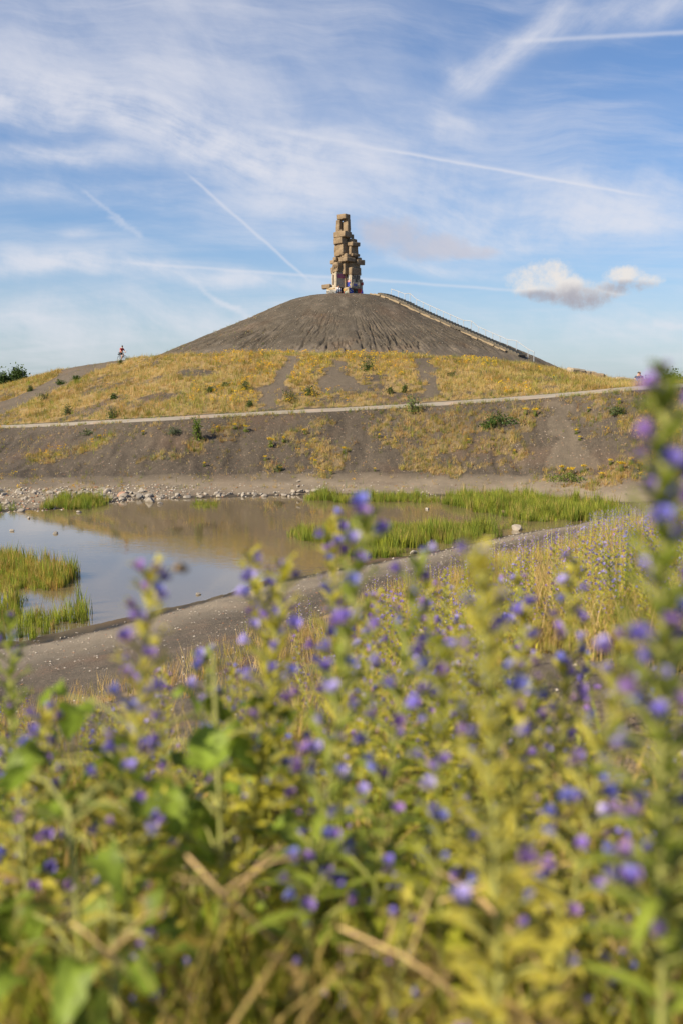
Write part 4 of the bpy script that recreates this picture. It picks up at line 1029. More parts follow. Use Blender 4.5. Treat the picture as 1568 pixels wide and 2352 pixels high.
# ------------------------------------------------------------------ people
M_skin = plain('skin', (.52, .30, .20), .55, .06, 20); M_hair = plain('dark_hair', (.05, .035, .025), .7); M_blond = plain('blond_hair', (.45, .28, .12), .7)
M_red = plain('red_jersey', (.36, .03, .035), .8); M_short = plain('dark_shorts', (.03, .035, .045), .8); M_shoe = plain('dark_shoe', (.06, .03, .03), .7)
M_blk = plain('black_rubber', (.02, .02, .022), .7); M_grey = plain('grey_jacket', (.07, .085, .10), .85); M_wht = plain('white_cloth', (.70, .66, .63), .85); M_pinkc = plain('pale_pink_top', (.62, .42, .36), .85); M_jean = plain('blue_grey_jeans', (.10, .13, .18), .85)
def skin(name, J, E, mat, parent, root=0, sub=2):
    names = list(J); me = bpy.data.meshes.new(name); ids = {n: i for i, n in enumerate(names)}
    me.from_pydata([J[n][:3] for n in names], [(ids[a], ids[b]) for a, b in E], []); o = link(name, me, mat, parent)
    md = o.modifiers.new('Skin', 'SKIN'); md.use_smooth_shade = True; md.branch_smoothing = .3
    for n in names:
        d = me.skin_vertices[0].data[ids[n]]; r = J[n][3]; d.radius = r if hasattr(r, '__len__') else (r, r)
    me.skin_vertices[0].data[root].use_root = True
    s = o.modifiers.new('Sub', 'SUBSURF'); s.levels = sub; s.render_levels = sub; return o
def head(parent, c, facing, hairmat, helmet=None, glasses=False, longhair=False, r=.105):
    M = Matrix.Rotation(facing, 3, 'Z'); c = Vector(c); W_ = lambda v: tuple(c + M @ Vector(v))
    MB().ell(W_((0, -.105, -.01)), (.016, .022, .026), M, 8, 5).build('nose', M_skin, parent, True)
    for s_ in (-1, 1):
        MB().ell(W_((s_ * .078, 0, -.005)), (.012, .022, .032), M, 8, 5).build('ear', M_skin, parent, True)
        MB().ell(W_((s_ * .034, -.088, .022)), (.014, .010, .009), M, 8, 5).build('eye', M_blk if not glasses else M_blk, parent, True)
    MB().ell(W_((0, -.092, -.052)), (.026, .010, .008), M, 8, 5).build('mouth', PM['red'], parent, True)
    if glasses:
        for s_ in (-1, 1): MB().ell(W_((s_ * .036, -.094, .022)), (.030, .010, .020), M, 10, 5).build('sunglass_lens', M_blk, parent, True)
    hb = MB().ell(W_((0, .018, .035)), (.090, .102, .095), M, 12, 7); 
    if longhair: hb.ell(W_((0, .06, -.07)), (.085, .05, .15), M, 12, 7)
    hb.build('hair', hairmat, parent, True)
    if helmet:
        h_ = MB().ell(W_((0, .01, .065)), (.105, .135, .085), M, 14, 7); ho = h_.build('helmet', helmet, parent, True)
        for s_ in (-1, 0, 1): MB().box(W_((s_ * .05, -.03, .135)), (.018, .14, .02), facing).build('vent', M_blk, ho)
        MB().ell(W_((-.045, -.09, .09)), (.035, .03, .025), M, 8, 5).build('helmet_light', M_wht, ho, True)
def hand(parent, p_, d, mat=None):
    """palm and five curled fingers about a grip at p_, fingers along d"""
    p_ = Vector(p_); d = Vector(d).normalized(); s = d.orthogonal().normalized(); n = d.cross(s); tb = MB(); M = Matrix((s, d, n)).transposed()
    tb.ell(p_, (.042, .048, .018), M, 8, 5)
    for i, L_ in enumerate((.060, .070, .066, .052)):
        b_ = p_ + s * (-.032 + .021 * i) + d * .035; tb.tube([b_, b_ + d * L_ * .55, b_ + d * L_ * .75 - n * L_ * .45], [.0095, .009, .007], 5)
    b_ = p_ + s * -.04; tb.tube([b_, b_ - s * .025 + d * .022, b_ - s * .02 + d * .05 - n * .02], [.011, .010, .008], 5)
    tb.build('hand', mat or M_skin, parent, True)

# --- cyclist and bicycle on the skyline
cb = at(281, 826, 109.6); cz = float(height(cb[:1], cb[1:2])[0])
BH = R_(-42)                                    # heading: to the right and towards the camera
bike = empty('bicycle', (cb[0], cb[1], cz), BH); tag(bike, 'dark bicycle ridden along the hilltop at left', 'bicycle')
def wheel(x):
    wobj = empty('wheel', (x, 0, .34)); wobj.parent = bike
    MB().ring((0, 0, 0), (0, 1, 0), .322, .028, 30, 6).build('tyre', M_blk, wobj, True); MB().ring((0, 0, 0), (0, 1, 0), .298, .012, 30, 5).build('rim', M_steel, wobj, True)
    sp = MB()
    for i in range(14):
        a = i * math.pi / 7; sp.tube([(0, 0, 0), (.30 * math.cos(a), 0, .30 * math.sin(a))], .003, 3)
    sp.build('spokes', M_steel, wobj)
wheel(-.52); wheel(.54)
fr = MB()
for a, b, r in (((-.52, 0, .34), (-.05, 0, .30), .012), ((-.52, 0, .34), (-.18, 0, .78), .012), ((-.05, 0, .30), (-.20, 0, .86), .017), ((-.05, 0, .30), (.36, 0, .74), .020), ((-.17, 0, .76), (.34, 0, .84), .017), ((.34, 0, .90), (.38, 0, .70), .020)): fr.tube([a, b], r, 7)
fr.build('frame', M_blk, bike, True)
MB().tube([(.38, .04, .70), (.44, .05, .5), (.54, .05, .34)], .013, 6).tube([(.38, -.04, .70), (.44, -.05, .5), (.54, -.05, .34)], .013, 6).build('fork', M_blk, bike, True)
MB().tube([(.34, 0, .90), (.36, 0, 1.02), (.40, 0, 1.04)], .014, 6).tube([(.30, -.32, 1.05), (.40, -.18, 1.05), (.42, 0, 1.04), (.40, .18, 1.05), (.30, .32, 1.05)], .013, 6).build('handlebar', M_blk, bike, True)
MB().tube([(.40, .30, 1.05), (.45, .36, 1.16)], .006, 4).ell((.46, .37, 1.20), (.012, .05, .035)).build('mirror', M_steel, bike, True)
MB().ell((-.22, 0, .90), (.14, .08, .035)).build('saddle', M_blk, bike, True); MB().ell((.50, 0, .92), (.05, .05, .04)).build('headlight', M_wht, bike, True)
MB().box((-.50, 0, .76), (.34, .12, .02)).tube([(-.40, .05, .75), (-.52, .05, .36)], .007, 4).tube([(-.40, -.05, .75), (-.52, -.05, .36)], .007, 4).build('carrier', M_blk, bike); MB().box((-.52, 0, .83), (.26, .20, .13)).build('bag', M_blk, bike)
MB().ring((-.05, 0, .30), (0, 1, 0), .09, .008, 16, 4).tube([(-.05, -.09, .30), (.02, -.09, .14)], .009, 5).tube([(-.05, .09, .30), (-.12, .09, .46)], .009, 5).build('crank', M_steel, bike); MB().box((.02, -.14, .14), (.09, .09, .02)).box((-.12, .14, .46), (.09, .09, .02)).build('pedal', M_blk, bike)
rider = empty('person', (cb[0], cb[1], cz), BH); tag(rider, 'cyclist in red jersey, dark shorts and helmet riding on the hilltop', 'person')
J = dict(pel=(-.22, 0, .98, .13), wai=(-.14, 0, 1.14, .13), che=(-.02, 0, 1.36, .15), nec=(.06, 0, 1.53, .062), chin=(.10, 0, 1.60, .068), hd=(.11, 0, 1.68, .088), cr=(.10, 0, 1.75, .070),
         shR=(.0, -.19, 1.45, .066), elR=(.16, -.28, 1.22, .045), wrR=(.32, -.29, 1.08, .030), shL=(.0, .19, 1.45, .066), elL=(.16, .28, 1.22, .045), wrL=(.32, .29, 1.08, .030),
         hiR=(-.18, -.10, .92, .095), knR=(.16, -.12, .60, .060), anR=(.0, -.13, .21, .040), toR=(.14, -.14, .17, .038), hiL=(-.18, .10, .92, .095), knL=(.20, .12, .80, .060), anL=(-.10, .13, .52, .040), toL=(.04, .14, .49, .038))
E = [('pel', 'wai'), ('wai', 'che'), ('che', 'nec'), ('nec', 'chin'), ('chin', 'hd'), ('hd', 'cr'), ('che', 'shR'), ('shR', 'elR'), ('elR', 'wrR'), ('che', 'shL'), ('shL', 'elL'), ('elL', 'wrL'), ('pel', 'hiR'), ('hiR', 'knR'), ('knR', 'anR'), ('anR', 'toR'), ('pel', 'hiL'), ('hiL', 'knL'), ('knL', 'anL'), ('anL', 'toL')]
skin('body', J, E, M_skin, rider)
def sub(names, add, cut=None):
    d = {n: (*J[n][:3], J[n][3] + add) for n in names}
    for k, a, b, q, r in cut or []: d[k] = tuple(J[a][i] * (1 - q) + J[b][i] * q for i in range(3)) + (r,)
    return d
skin('jersey', sub(['pel', 'wai', 'che', 'shR', 'shL'], .05, [('eR', 'shR', 'elR', .75, .068), ('eL', 'shL', 'elL', .75, .068), ('nk', 'che', 'nec', .75, .075)]), [('pel', 'wai'), ('wai', 'che'), ('che', 'shR'), ('shR', 'eR'), ('che', 'shL'), ('shL', 'eL'), ('che', 'nk')], M_red, rider)
skin('shorts', sub(['pel', 'hiR', 'hiL'], .032, [('kR', 'hiR', 'knR', .8, .085), ('kL', 'hiL', 'knL', .8, .085)]), [('pel', 'hiR'), ('hiR', 'kR'), ('pel', 'hiL'), ('hiL', 'kL')], M_short, rider)
for s_ in 'RL': skin('shoe', {'a': (*J['an' + s_][:3], .05), 'b': (*J['to' + s_][:3], .05), 'c': (J['to' + s_][0] + .06, J['to' + s_][1], J['to' + s_][2], .035)}, [('a', 'b'), ('b', 'c')], M_shoe, rider)
head(rider, (.11, 0, 1.67), R_(62), M_hair, plain('black_helmet', (.04, .045, .05), .35), True)
bike.scale = rider.scale = (.95,) * 3
hand(rider, (.33, -.29, 1.06), (.5, 0, -.3)); hand(rider, (.33, .29, 1.06), (.5, 0, -.3))

# --- seated figures
def sitter(loc, rz, label, top, legs, hairmat, lean=0.0, glasses=False, longhair=False):
    o = empty('person', loc, rz); l = lean
    J = dict(pel=(0, 0, .12, .14), wai=(l * .3, .02, .30, .13), che=(l * .7, .0, .52, .145), nec=(l * .95, -.03, .70, .058), chin=(l * 1.05, -.05, .77, .066), hd=(l * 1.1, -.05, .85, .086), cr=(l * 1.1, -.04, .92, .068),
             shR=(-.19 + l * .8, 0, .62, .062), elR=(-.27 + l * .6, -.14, .40, .043), wrR=(-.12 + l * .4, -.36, .40, .030), shL=(.19 + l * .8, 0, .62, .062), elL=(.27 + l * .6, -.14, .40, .043), wrL=(.12 + l * .4, -.36, .40, .030),
             hiR=(-.10, -.06, .12, .092), knR=(-.16, -.42, .42, .060), anR=(-.12, -.66, .08, .040), toR=(-.13, -.80, .04, .036), hiL=(.10, -.06, .12, .092), knL=(.16, -.42, .42, .060), anL=(.12, -.66, .08, .040), toL=(.13, -.80, .04, .036))
    skin('body', J, E, M_skin, o)
    def s2(n, a): return (*J[n][:3], J[n][3] + a)
    mid_ = lambda a, b, q, r: tuple(J[a][i] * (1 - q) + J[b][i] * q for i in range(3)) + (r,)
    skin('top', dict(pel=s2('pel', .01), wai=s2('wai', .045), che=s2('che', .04), shR=s2('shR', .022), shL=s2('shL', .022), eR=mid_('shR', 'elR', .8, .064), eL=mid_('shL', 'elL', .8, .064), nk=mid_('che', 'nec', .7, .075)), [('pel', 'wai'), ('wai', 'che'), ('che', 'shR'), ('shR', 'eR'), ('che', 'shL'), ('shL', 'eL'), ('che', 'nk')], top, o)
    skin('trousers', dict(pel=s2('pel', .012), hiR=s2('hiR', .018), knR=s2('knR', .018), anR=s2('anR', .016), hiL=s2('hiL', .018), knL=s2('knL', .018), anL=s2('anL', .016)), [('pel', 'hiR'), ('hiR', 'knR'), ('knR', 'anR'), ('pel', 'hiL'), ('hiL', 'knL'), ('knL', 'anL')], legs, o)
    for s_ in 'RL': skin('shoe', {'a': (*J['an' + s_][:3], .048), 'b': (*J['to' + s_][:3], .048)}, [('a', 'b')], M_shoe, o)
    head(o, J['hd'][:3], 0, hairmat, None, glasses, longhair)
    hand(o, J['wrR'][:3], (.3, -.8, -.1)); hand(o, J['wrL'][:3], (-.3, -.8, -.1)); tag(o, label, 'person'); return o
def seat(px, Yd): p_ = at(px, 890, Yd); return (p_[0], Yd, float(height(np.array([p_[0]]), np.array([Yd]))[0]) - .02)
sitter(seat(1459, 78.0), R_(10), 'person with dark hair, sunglasses and grey jacket sitting by the path', M_grey, M_jean, M_hair, .16, True)
sitter(seat(1470, 78.3), R_(-14), 'fair haired person in pale top leaning on the companion in grey', M_pinkc, M_jean, M_blond, -.10, True, True)
tp = at(775, 676, 118.3); tp = (tp[0], 118.3, cone_r(float(math.hypot(tp[0] - CX, 118.3 - CY))) - .02)
sitter(tp, R_(20), 'person in white top sitting at the foot of the stone tower', M_wht, M_jean, M_hair, .12)

# ------------------------------------------------------------------ viper's bugloss
GREENS = [np.array(q) for q in ((.40, .41, .04), (.53, .48, .055), (.29, .35, .05), (.60, .53, .09))]
BLUES = [np.array(q) for q in ((.24, .19, .64), (.32, .21, .62), (.36, .21, .56), (.21, .22, .66), (.42, .36, .74))]
PINK = np.array((.48, .22, .38))
def frame_of(d):
    d = d / np.linalg.norm(d); a = np.array((0, 0, 1.0)) if abs(d[2]) < .9 else np.array((1.0, 0, 0)); s = np.cross(d, a); s /= np.linalg.norm(s); return d, s, np.cross(s, d)
def leaf_strip(base, d, L_, wd, droop, seg=3):
    d, s, n = frame_of(np.array(d)); V_ = []; F_ = []
    for i in range(seg + 1):
        q = i / seg; c = base + d * L_ * q - np.array((0, 0, 1)) * droop * L_ * q * q; w_ = wd * (math.sin(math.pi * min(.94, q * .85 + .12)) ** .8) / 2
        V_ += [c - s * w_ + n * w_ * .25, c - n * 0, c + s * w_ + n * w_ * .25]
        if i:
            b = 3 * i; F_ += [(b - 3, b - 2, b + 1), (b - 3, b + 1, b), (b - 2, b - 1, b + 2), (b - 2, b + 2, b + 1)]
    return np.array(V_), np.array(F_)
def flower(base, d, L_, r, colr):
    d, s, n = frame_of(np.array(d)); V_ = [base]; m_ = 6
    for k, (q, rr) in enumerate(((.45, .38), (1.0, 1.0))):
        for j in range(m_):
            a = 2 * math.pi * j / m_; V_.append(base + d * L_ * (q + (.14 if k and j % 2 else 0)) + (s * math.cos(a) + n * math.sin(a)) * r * rr)
    F_ = [(0, 1 + j, 1 + (j + 1) % m_) for j in range(m_)]
    for j in range(m_):
        a, b = 1 + j, 1 + (j + 1) % m_; F_ += [(a, a + m_, b + m_), (a, b + m_, b)]
    C_ = np.array([colr * .7] + [colr * .9] * m_ + [colr * 1.15] * m_); return np.array(V_), np.array(F_), C_
def make_bugloss(H, seed, flower_amt=1.0, stemr=.006, bushy=False):
    r = random.Random(seed); lean = np.array((r.uniform(-.10, .10), r.uniform(-.10, .10), 0)); bendd = np.array((r.uniform(-.06, .06), r.uniform(-.06, .06), 0))
    sp = lambda q: np.array((0, 0, H * q)) + lean * H * q + bendd * H * q * q
    st_ = MB(); st_.tube([sp(i / 9) for i in range(10)], [stemr * (1 - .06 * i) for i in range(10)], 6)
    LV = []; FV = []; gcol = r.choice(GREENS)
    def leafadd(b_, d, L_, wd, dr, c): v, f = leaf_strip(b_, d, L_, wd, dr); LV.append((v, f, np.repeat((c * r.uniform(.75, 1.25))[None], len(v), 0)))
    for i in range(int(26 * H / .8)):                        # stem leaves
        q = .02 + .55 * (i / (26 * H / .8)); a = i * 2.4 + r.uniform(-.3, .3); el = r.uniform(.2, .8); L_ = (.15 - .11 * q) * r.uniform(.7, 1.2)
        leafadd(sp(q), (math.cos(a), math.sin(a), el), L_, .019 * r.uniform(.8, 1.3), r.uniform(.1, .7), gcol if r.random() > .12 else np.array((.42, .30, .12)))
    nc = int((46 * bushy if bushy else 34) * H / .8); q0 = r.uniform(.32, .45)
    for i in range(nc):
        q = q0 + (1 - q0) * (i + .5) / nc; a = i * 2.4 + r.uniform(-.3, .3); up = .35 + .75 * q
        d = np.array((math.cos(a), math.sin(a), up)); d /= np.linalg.norm(d); tl = (1 - q) / (1 - q0)
        L_ = (.026 + .058 * tl * r.uniform(.4, 1.1)) * (1 if q < .97 else .5); b_ = sp(q); e_ = b_ + d * L_
        leafadd(b_, d + np.array((0, 0, .1)), L_ + r.uniform(.02, .035), (.016 if bushy else .012) * r.uniform(.8, 1.3), .35, gcol * 1.05)
        st_.tube([b_, b_ + d * L_ * .6 + np.array((0, 0, .004)), e_], [.0024, .002, .0018], 4, False)
        for c in range(2): leafadd(e_, (math.cos(a + c * 1.5 - .7), math.sin(a + c * 1.5 - .7), up + .3), .016, .006, .2, gcol * .95)       # calyx
        for c in range(r.choice((0, 1, 1, 1, 2, 2) if bushy else (0, 0, 1, 1, 1, 2))):
            if r.random() > flower_amt: continue
            fd = d * r.uniform(.7, 1) + np.array((r.uniform(-.6, .6), r.uniform(-.6, .6), r.uniform(.0, .6))); cb_ = PINK if (not bushy and r.random() < .015) else r.choice(BLUES); k = .55 if r.random() < .25 else 1
            FV.append(flower(e_ - d * L_ * r.uniform(0, .55), fd, .017 * r.uniform(.8, 1.2) * k, .0092 * r.uniform(.8, 1.25) * k, cb_ * r.uniform(.62, 1.05)))
    for c in range(7):                                           # leafy tip
        a = c * 2.4; leafadd(sp(.97), (math.cos(a), math.sin(a), 1.4), .028, .008, .1, gcol * 1.15)
    sm = pymesh('stem', st_.v, st_.f, True); sm.materials.append(M_stem)
    lv = merge(LV); lm = npmesh('foliage', lv[0], lv[1], lv[2]); lm.materials.append(M_leaf)
    fm = None
    if FV: fv = merge(FV); fm = npmesh('blossom', fv[0], fv[1], fv[2]); fm.materials.append(M_petal)
    return sm, lm, fm
M_stem = plain('hairy_stem', (.29, .29, .085), .75, .2, 30, trans=.15)
def bugloss_from(kit, loc, rz, s_, label, group=None):
    o = empty('bugloss_plant', loc, rz); o.scale = (s_,) * 3
    link('stem', kit[0], None, o); tag(link('foliage', kit[1], None, o), kind='stuff')
    if kit[2]: tag(link('blossom', kit[2], None, o), kind='stuff')
    tag(o, label, 'bugloss', group); return o
def hz(x, y): return float(height(np.array([x]), np.array([y]))[0])
HERO = [((1524, 874), .92, .55, .0085, 'tallest bugloss at the right edge, rising above the skyline, strongly blurred'), ((350, 1300), 1.35, 1.0, .0065, 'tall purple bugloss left of centre standing out against the pond'),
        ((574, 1268), 1.65, .9, .005, 'slim bugloss with one blue bloom on top, before the pond'), ((658, 1288), 1.55, .45, .0055, 'mostly green forked bugloss right of the slim one'),
        ((842, 1172), 1.30, 1.0, .0055, 'tall bugloss with blue and lilac tip near the picture centre'), ((962, 1276), 1.45, .9, .005, 'bugloss with dark violet tip right of the tall central one'),
        ((1092, 1262), 1.0, .15, .0075, 'thick pale green bugloss tip almost without flowers'), ((1312, 1290), 1.6, .8, .005, 'bugloss with lilac bloom between the thick green tip and the right edge'),
        ((22, 1420), 1.9, .4, .004, 'thin pale bugloss at the left edge of the picture'), ((760, 1190), 1.75, .8, .005, 'bugloss with pale lilac tip just left of the tall central one'),
        ((1440, 1460), 1.15, .9, .006, 'bugloss with one dark purple cluster near the right edge'), ((110, 1640), 1.5, .8, .005, 'low bugloss at left in front of the dirt bank'),
        ((1200, 1400), 1.5, .8, .005, 'bugloss reaching over the dry grass right of centre'), ((470, 1500), 1.75, .7, .0045, 'short bugloss behind the broad leaf left of centre'), ((1010, 1480), 1.2, .8, .0055, 'bugloss in the dense group right of centre')]
for i, ((px, py), Yd, fa, sr, lb) in enumerate(HERO):
    p_ = at(px, py, Yd); kit = make_bugloss(max(.35, p_[2] - hz(p_[0], p_[1])), 100 + i, fa, sr * .72, {0: 1.8, 6: 1.5}.get(i, 1.0))
    # the generated stem leans; shift the root so that the tip ends at p_
    tip = kit[0].vertices[54 + 3].co; bugloss_from(kit, (p_[0] - tip.x, p_[1] - tip.y, hz(p_[0], p_[1])), 0, 1.0, lb)
kits = [make_bugloss(random.uniform(.5, .78), 300 + i, random.choice((1, .8, .6, .4)), random.uniform(.0035, .0055)) for i in range(12)]
kits_few = [make_bugloss(random.uniform(.5, .7), 400 + i, .65, random.uniform(.003, .0045)) for i in range(6)]
spots = []
clr = ground_at(1400, 1640)
def clearing(x, y): return ((x - clr[0]) / .55) ** 2 + ((y - clr[1]) / 2.0) ** 2 < 1
def bank_ok(x, y):
    k, _ = region(np.array([x]), np.array([y])); return k[0] < I_BANK - .02
tries = 0
def cover_bug(x, y): return (.2 if y < 3 else .02) + .9 * (sstep(np.array(x / y), -.20, .10) if y < 2.6 else sstep(np.array(x / y), -.07, .15)) + (.5 if y < 4 else 0)
for zone, (y0, y1, n_) in enumerate(((1.15, 2.2, 44), (2.2, 4.5, 80), (4.5, 9.0, 161))):
    c_ = 0
    while c_ < n_:
        y = random.uniform(y0, y1); x = random.uniform(-.40, .42) * y
        if random.random() < float(cover_bug(x, y)) and bank_ok(x, y) and not clearing(x, y): spots.append((x, y)); c_ += 1
spots.sort(key=lambda q: q[1])
def bug_label(x, y):
    row = 'nearest' if y < 1.7 else 'second' if y < 2.8 else 'middle' if y < 5 else 'farther'
    t = x / y; side = 'at the left edge' if t < -.22 else 'left of the picture centre' if t < -.06 else 'at the picture centre' if t < .10 else 'right of the picture centre' if t < .25 else 'at the right edge'
    return 'blue flowering bugloss %s in the %s row of the stand' % (side, row), 'bugloss %s, %s row' % (side, row)
for i, (x, y) in enumerate(spots[:285]):
    s_ = random.uniform(.7, 1.0) * (.78 if y < 1.7 else .8 if (x / y < .0 and y > 2.0) else 1)
    z = hz(x, y)
    lim = 1.35 if y < 1.9 else 9
    b_ = bugloss_from(random.choice(kits if y > 1.9 else kits_few), (x, y, z), random.uniform(0, 6.28), s_, *bug_label(x, y))
# farther bugloss, too many to count
def far_proto():
    L = []; hh = random.uniform(.5, .75); st0 = blade(hh, .012, random.uniform(-.06, .06)); L.append((st0[0], st0[1], np.zeros(3))); v = rotz(st0[0], 1.57); L.append((v, st0[1], np.zeros(3)))
    for i in range(26):
        a = i * 2.4; q = .1 + .88 * i / 26; z = hh * q; l_ = random.uniform(.05, .10) * (1.2 - q); w_ = .014
        v = np.array([(0, -w_ / 2, z), (0, w_ / 2, z), (l_, 0, z + l_ * .6)]); L.append((rotz(v, a), np.array([(0, 1, 2)]), np.full(3, .0)))
        if i > 8:
            for _ in range(random.choice((0, 0, 1, 1, 1, 2))):
                b = a + random.uniform(-.8, .8); s_ = random.uniform(.010, .016); c = np.array((l_ * .8 * math.cos(b), l_ * .8 * math.sin(b), z + l_ * .5)); v = np.array([(-s_, 0, 0), (s_, 0, s_ * .3), (0, s_ * .6, s_ * 1.3)]); L.append((rotz(v, random.uniform(0, 6.28)) + c, np.array([(0, 1, 2)]), np.ones(3)))
    return cat(L)
fars = [far_proto() for _ in range(9)]
def far_bugloss():
    n = 9000; y = 5 + 39 * rng.random(n) ** .75; x = rng.uniform(-.42, .46, n) * y; k, _ = region(x, y); t = x / y
    right = sstep(t, -.07, .15) * (k < I_BANK - .03); edge = (k < I_BANK + .85) & (t > .25) & (y > 30)
    nn = fbm(x * .5, y * .5, 3, 91); ok = ((rng.random(n) < np.clip((nn - .33) * 3.2, 0.03, 1) * (right * .38 + .012 * (k < I_BANK - .2))) | (edge & (rng.random(n) < .6)))
    ok &= ~clearing(x, y); x, y = x[ok], y[ok]; P3 = np.stack([x, y, height(x, y)], 1); m_ = len(x); c0 = np.array(GREENS)[rng.integers(0, 4, m_)] * rng.uniform(.7, 1.2, (m_, 1)); c1 = np.array(BLUES)[rng.integers(0, 5, m_)] * rng.uniform(.8, 1.15, (m_, 1))
    return stamp(fars, P3, rng.uniform(0, 6.28, m_), rng.uniform(.7, 1.2, m_), c0, c1)
stuff('distant_bugloss', [far_bugloss()], M_veg, 'mass of blue flowering bugloss on the bank toward the pond', 'bugloss')

# meadow grass of the near bank
def meadow():
    L = []
    def go(n, y0, y1, protos, names, probs, s0, s1, left=1.0, sd=101, thr=0.0, kmax=I_BANK - .02, pw=1.0):
        y = y0 + (y1 - y0) * rng.random(n) ** pw; x = rng.uniform(-.44, .46, n) * (y + .3); k, _ = region(x, y); nn = fbm(x * .55, y * .55, 3, sd)
        cov = np.clip((nn - thr) * 3, 0, 1) * (left + (1 - left) * np.where(y < 3.2, sstep(x / y, -.20, .05), sstep(x / y, -.10, .13))); ok = (k < kmax) & (rng.random(n) < cov) & ~clearing(x, y); x, y = x[ok], y[ok]
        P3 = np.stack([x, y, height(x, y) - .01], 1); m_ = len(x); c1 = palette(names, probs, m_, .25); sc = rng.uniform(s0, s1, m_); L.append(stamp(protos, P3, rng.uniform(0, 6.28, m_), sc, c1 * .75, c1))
    fine_t = [tuft(9, .42, .07, .0055, .45, 3) for _ in range(8)]; wide_t = [tuft(6, .34, .06, .011, .5, 4) for _ in range(8)]; far_t = [tuft(9, .40, .10, .012, .35) for _ in range(8)]
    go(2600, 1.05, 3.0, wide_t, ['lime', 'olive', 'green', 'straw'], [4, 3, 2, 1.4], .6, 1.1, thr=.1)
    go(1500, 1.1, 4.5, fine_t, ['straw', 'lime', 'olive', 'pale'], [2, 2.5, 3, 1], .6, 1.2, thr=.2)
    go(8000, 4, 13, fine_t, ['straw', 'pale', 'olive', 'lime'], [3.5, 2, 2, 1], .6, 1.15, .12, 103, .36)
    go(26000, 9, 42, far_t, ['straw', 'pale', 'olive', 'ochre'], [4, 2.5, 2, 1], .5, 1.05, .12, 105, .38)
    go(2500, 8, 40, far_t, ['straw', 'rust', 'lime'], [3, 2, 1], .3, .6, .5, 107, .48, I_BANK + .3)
    return L
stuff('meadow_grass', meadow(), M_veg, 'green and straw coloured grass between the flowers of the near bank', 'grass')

# broad-leaved weeds at left, dry stalks, bumblebee
def broad_leaf(seed, L_=.13, wd=.10):
    r = random.Random(seed); V_ = []; F_ = []; C_ = []; n = 9; base = np.array((.17, .23, .028)) * r.uniform(.5, 1.4); edge = np.array((.32, .20, .04)) if r.random() < .4 else base * 1.15
    for i in range(n + 1):
        q = i / n; w_ = wd / 2 * math.sin(math.pi * (q * .93 + .05)) ** .7 * (1 + .22 * math.sin(i * 2.3 + seed)); x = L_ * q; z = -.35 * L_ * q * q + .02 * math.sin(q * 5 + seed)
        for s_ in (-1, -.5, 0, .5, 1): V_.append((x, s_ * w_, z + abs(s_) * w_ * .35 + .006 * math.sin(i * 1.9 + s_ * 3 + seed))); C_.append(edge if abs(s_) == 1 else base * (1.5 if s_ == 0 else .8 + .4 * (i % 2)))
        if i:
            for k in range(4): a = 5 * (i - 1) + k; F_.append((a, a + 1, a + 6, a + 5))
    me = npmesh('leaf', np.array(V_), np.array(F_), np.array(C_), True); me.materials.append(M_leaf); return me
leaves = [broad_leaf(i, .085 + .015 * (i % 3), .055 + .008 * (i % 4)) for i in range(7)]
def broad_weed(px, py, Yd, nl, s_, label, spread=.16):
    p_ = at(px, py, Yd); zb = hz(p_[0], p_[1]); H = max(.12, p_[2] - zb); o = empty('broad_leaved_weed', (p_[0], p_[1], zb), 0)
    tb = MB(); tb.tube([(0, 0, -.02), (.01, 0, H * .5), (0, 0, H)], [.006, .005, .003], 6)
    for i in range(nl):
        a = i * 2.4 + random.uniform(-.4, .4); q = random.uniform(.45, 1.0); b_ = Vector((0, 0, H * q)); e_ = b_ + Vector((math.cos(a), math.sin(a), .35)) * spread * random.uniform(.4, 1)
        tb.tube([b_, (b_ + e_) / 2 + Vector((0, 0, .015)), e_], [.003, .0025, .002], 5, False)
        lf = link('leaf', random.choice(leaves), None, o); lf.location = e_; lf.rotation_euler = (random.uniform(-.5, .5), random.uniform(-.5, .35), a); lf.scale = (s_ * random.uniform(.7, 1.15),) * 3
    tb.build('stem', M_stem, o, True); tag(o, label, 'weed')
broad_weed(160, 1850, 1.25, 15, .72, 'broad-leaved weed with large leaves at lower left', .10); broad_weed(300, 1640, 1.6, 15, .9, 'broad-leaved weed left of the tall purple bugloss')
broad_weed(490, 1500, 1.5, 7, .85, 'broad-leaved weed with a red stem right of the purple bugloss', .12); broad_weed(40, 1760, 1.5, 14, .68, 'broad-leaved weed at the left picture edge')
broad_weed(430, 1780, 1.6, 14, .8, 'broad-leaved weed behind the foot of the purple bugloss'); broad_weed(250, 2000, 1.15, 14, .70, 'low broad-leaved weed in the shade at lower left', .08); broad_weed(520, 1850, 1.7, 10, .8, 'dark broad-leaved weed left of the picture centre')
M_dry = plain('dry_stalk', (.50, .34, .16), .85, .2, 20)
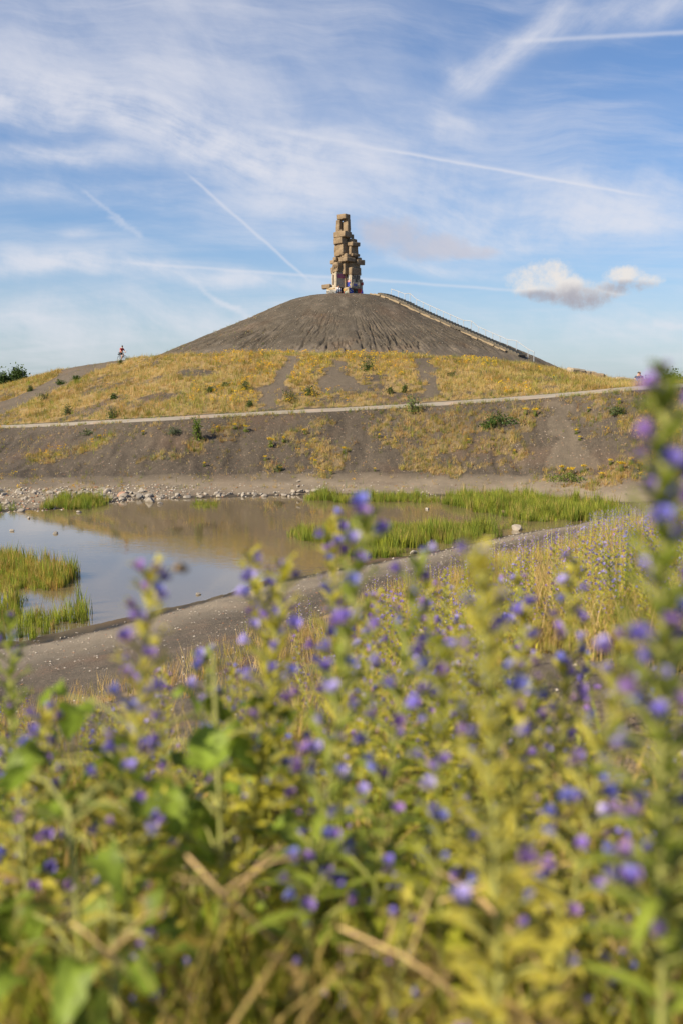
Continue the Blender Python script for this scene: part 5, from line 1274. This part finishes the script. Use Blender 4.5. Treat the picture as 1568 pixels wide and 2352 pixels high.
def stalk(p0, p1, r, label, twigs=3):
    a = Vector(at(*p0)); b = Vector(at(*p1)); o = empty('dry_stalk', tuple(a)); tb = MB(); mid_ = (a + b) / 2 + Vector((random.uniform(-.02, .02), 0, .015))
    tb.tube([(0, 0, 0), mid_ - a, b - a], [r * .45, r * .4, r * .25], 7)
    tb.build('stem', M_dry, o, True)
    for i in range(twigs):
        q = random.uniform(.3, .9); c = (b - a) * q; d = Vector((random.uniform(-.1, .1), random.uniform(-.05, .05), random.uniform(.02, .12)))
        MB().tube([c, c + d * .6 + Vector((0, 0, .01)), c + d], [r * .35, r * .3, r * .15], 5).build('twig', M_dry, o, True)
    tag(o, label, 'stalk')
stalk((430, 1965, 1.15), (640, 2170, 1.1), .0045, 'bent tan stalk in the lower left half'); stalk((1010, 2070, 1.2), (1480, 1960, 1.25), .0042, 'long tan stalk slanting across the lower right', 5); stalk((780, 2130, 1.1), (1110, 2330, 1.0), .0045, 'tan stalk lying low right of centre')
stalk((1100, 2060, 1.2), (1330, 2330, 1.15), .004, 'dry stalk crossing beneath the long tan one'); stalk((800, 1830, 1.5), (900, 2000, 1.4), .0035, 'short tan stalk near the picture centre', 2); stalk((150, 2110, 1.1), (300, 2240, 1.05), .0035, 'thin tan stalk at the lower left corner', 2)
stalk((1160, 1660, 1.5), (1130, 1880, 1.4), .0035, 'upright tan stalk in the right flower stand', 2)
bp = at(422, 1307, 1.25); bee = empty('bumblebee', tuple(bp), R_(15)); tag(bee, 'brown bumblebee in flight before the pond', 'bumblebee')
M_bee = plain('bee_fur', (.12, .075, .03), .9, .4, 200); M_wing = plain('bee_wing', (.35, .30, .24), .4, .1, 50, trans=.5)
MB().ell((0, 0, 0), (.0075, .0048, .0048)).build('abdomen', M_bee, bee, True); MB().ell((-.0085, 0, .001), (.0042, .0042, .0042)).build('thorax', plain('bee_thorax', (.30, .18, .05), .9), bee, True); MB().ell((-.0135, 0, 0), (.0026, .0028, .0028)).build('head', M_blk, bee, True)
for s_ in (-1, 1): MB().ell((-.004, s_ * .007, .0065), (.004, .0075, .0006), Matrix.Rotation(s_ * .5, 3, 'X')).build('wing', M_wing, bee, True)
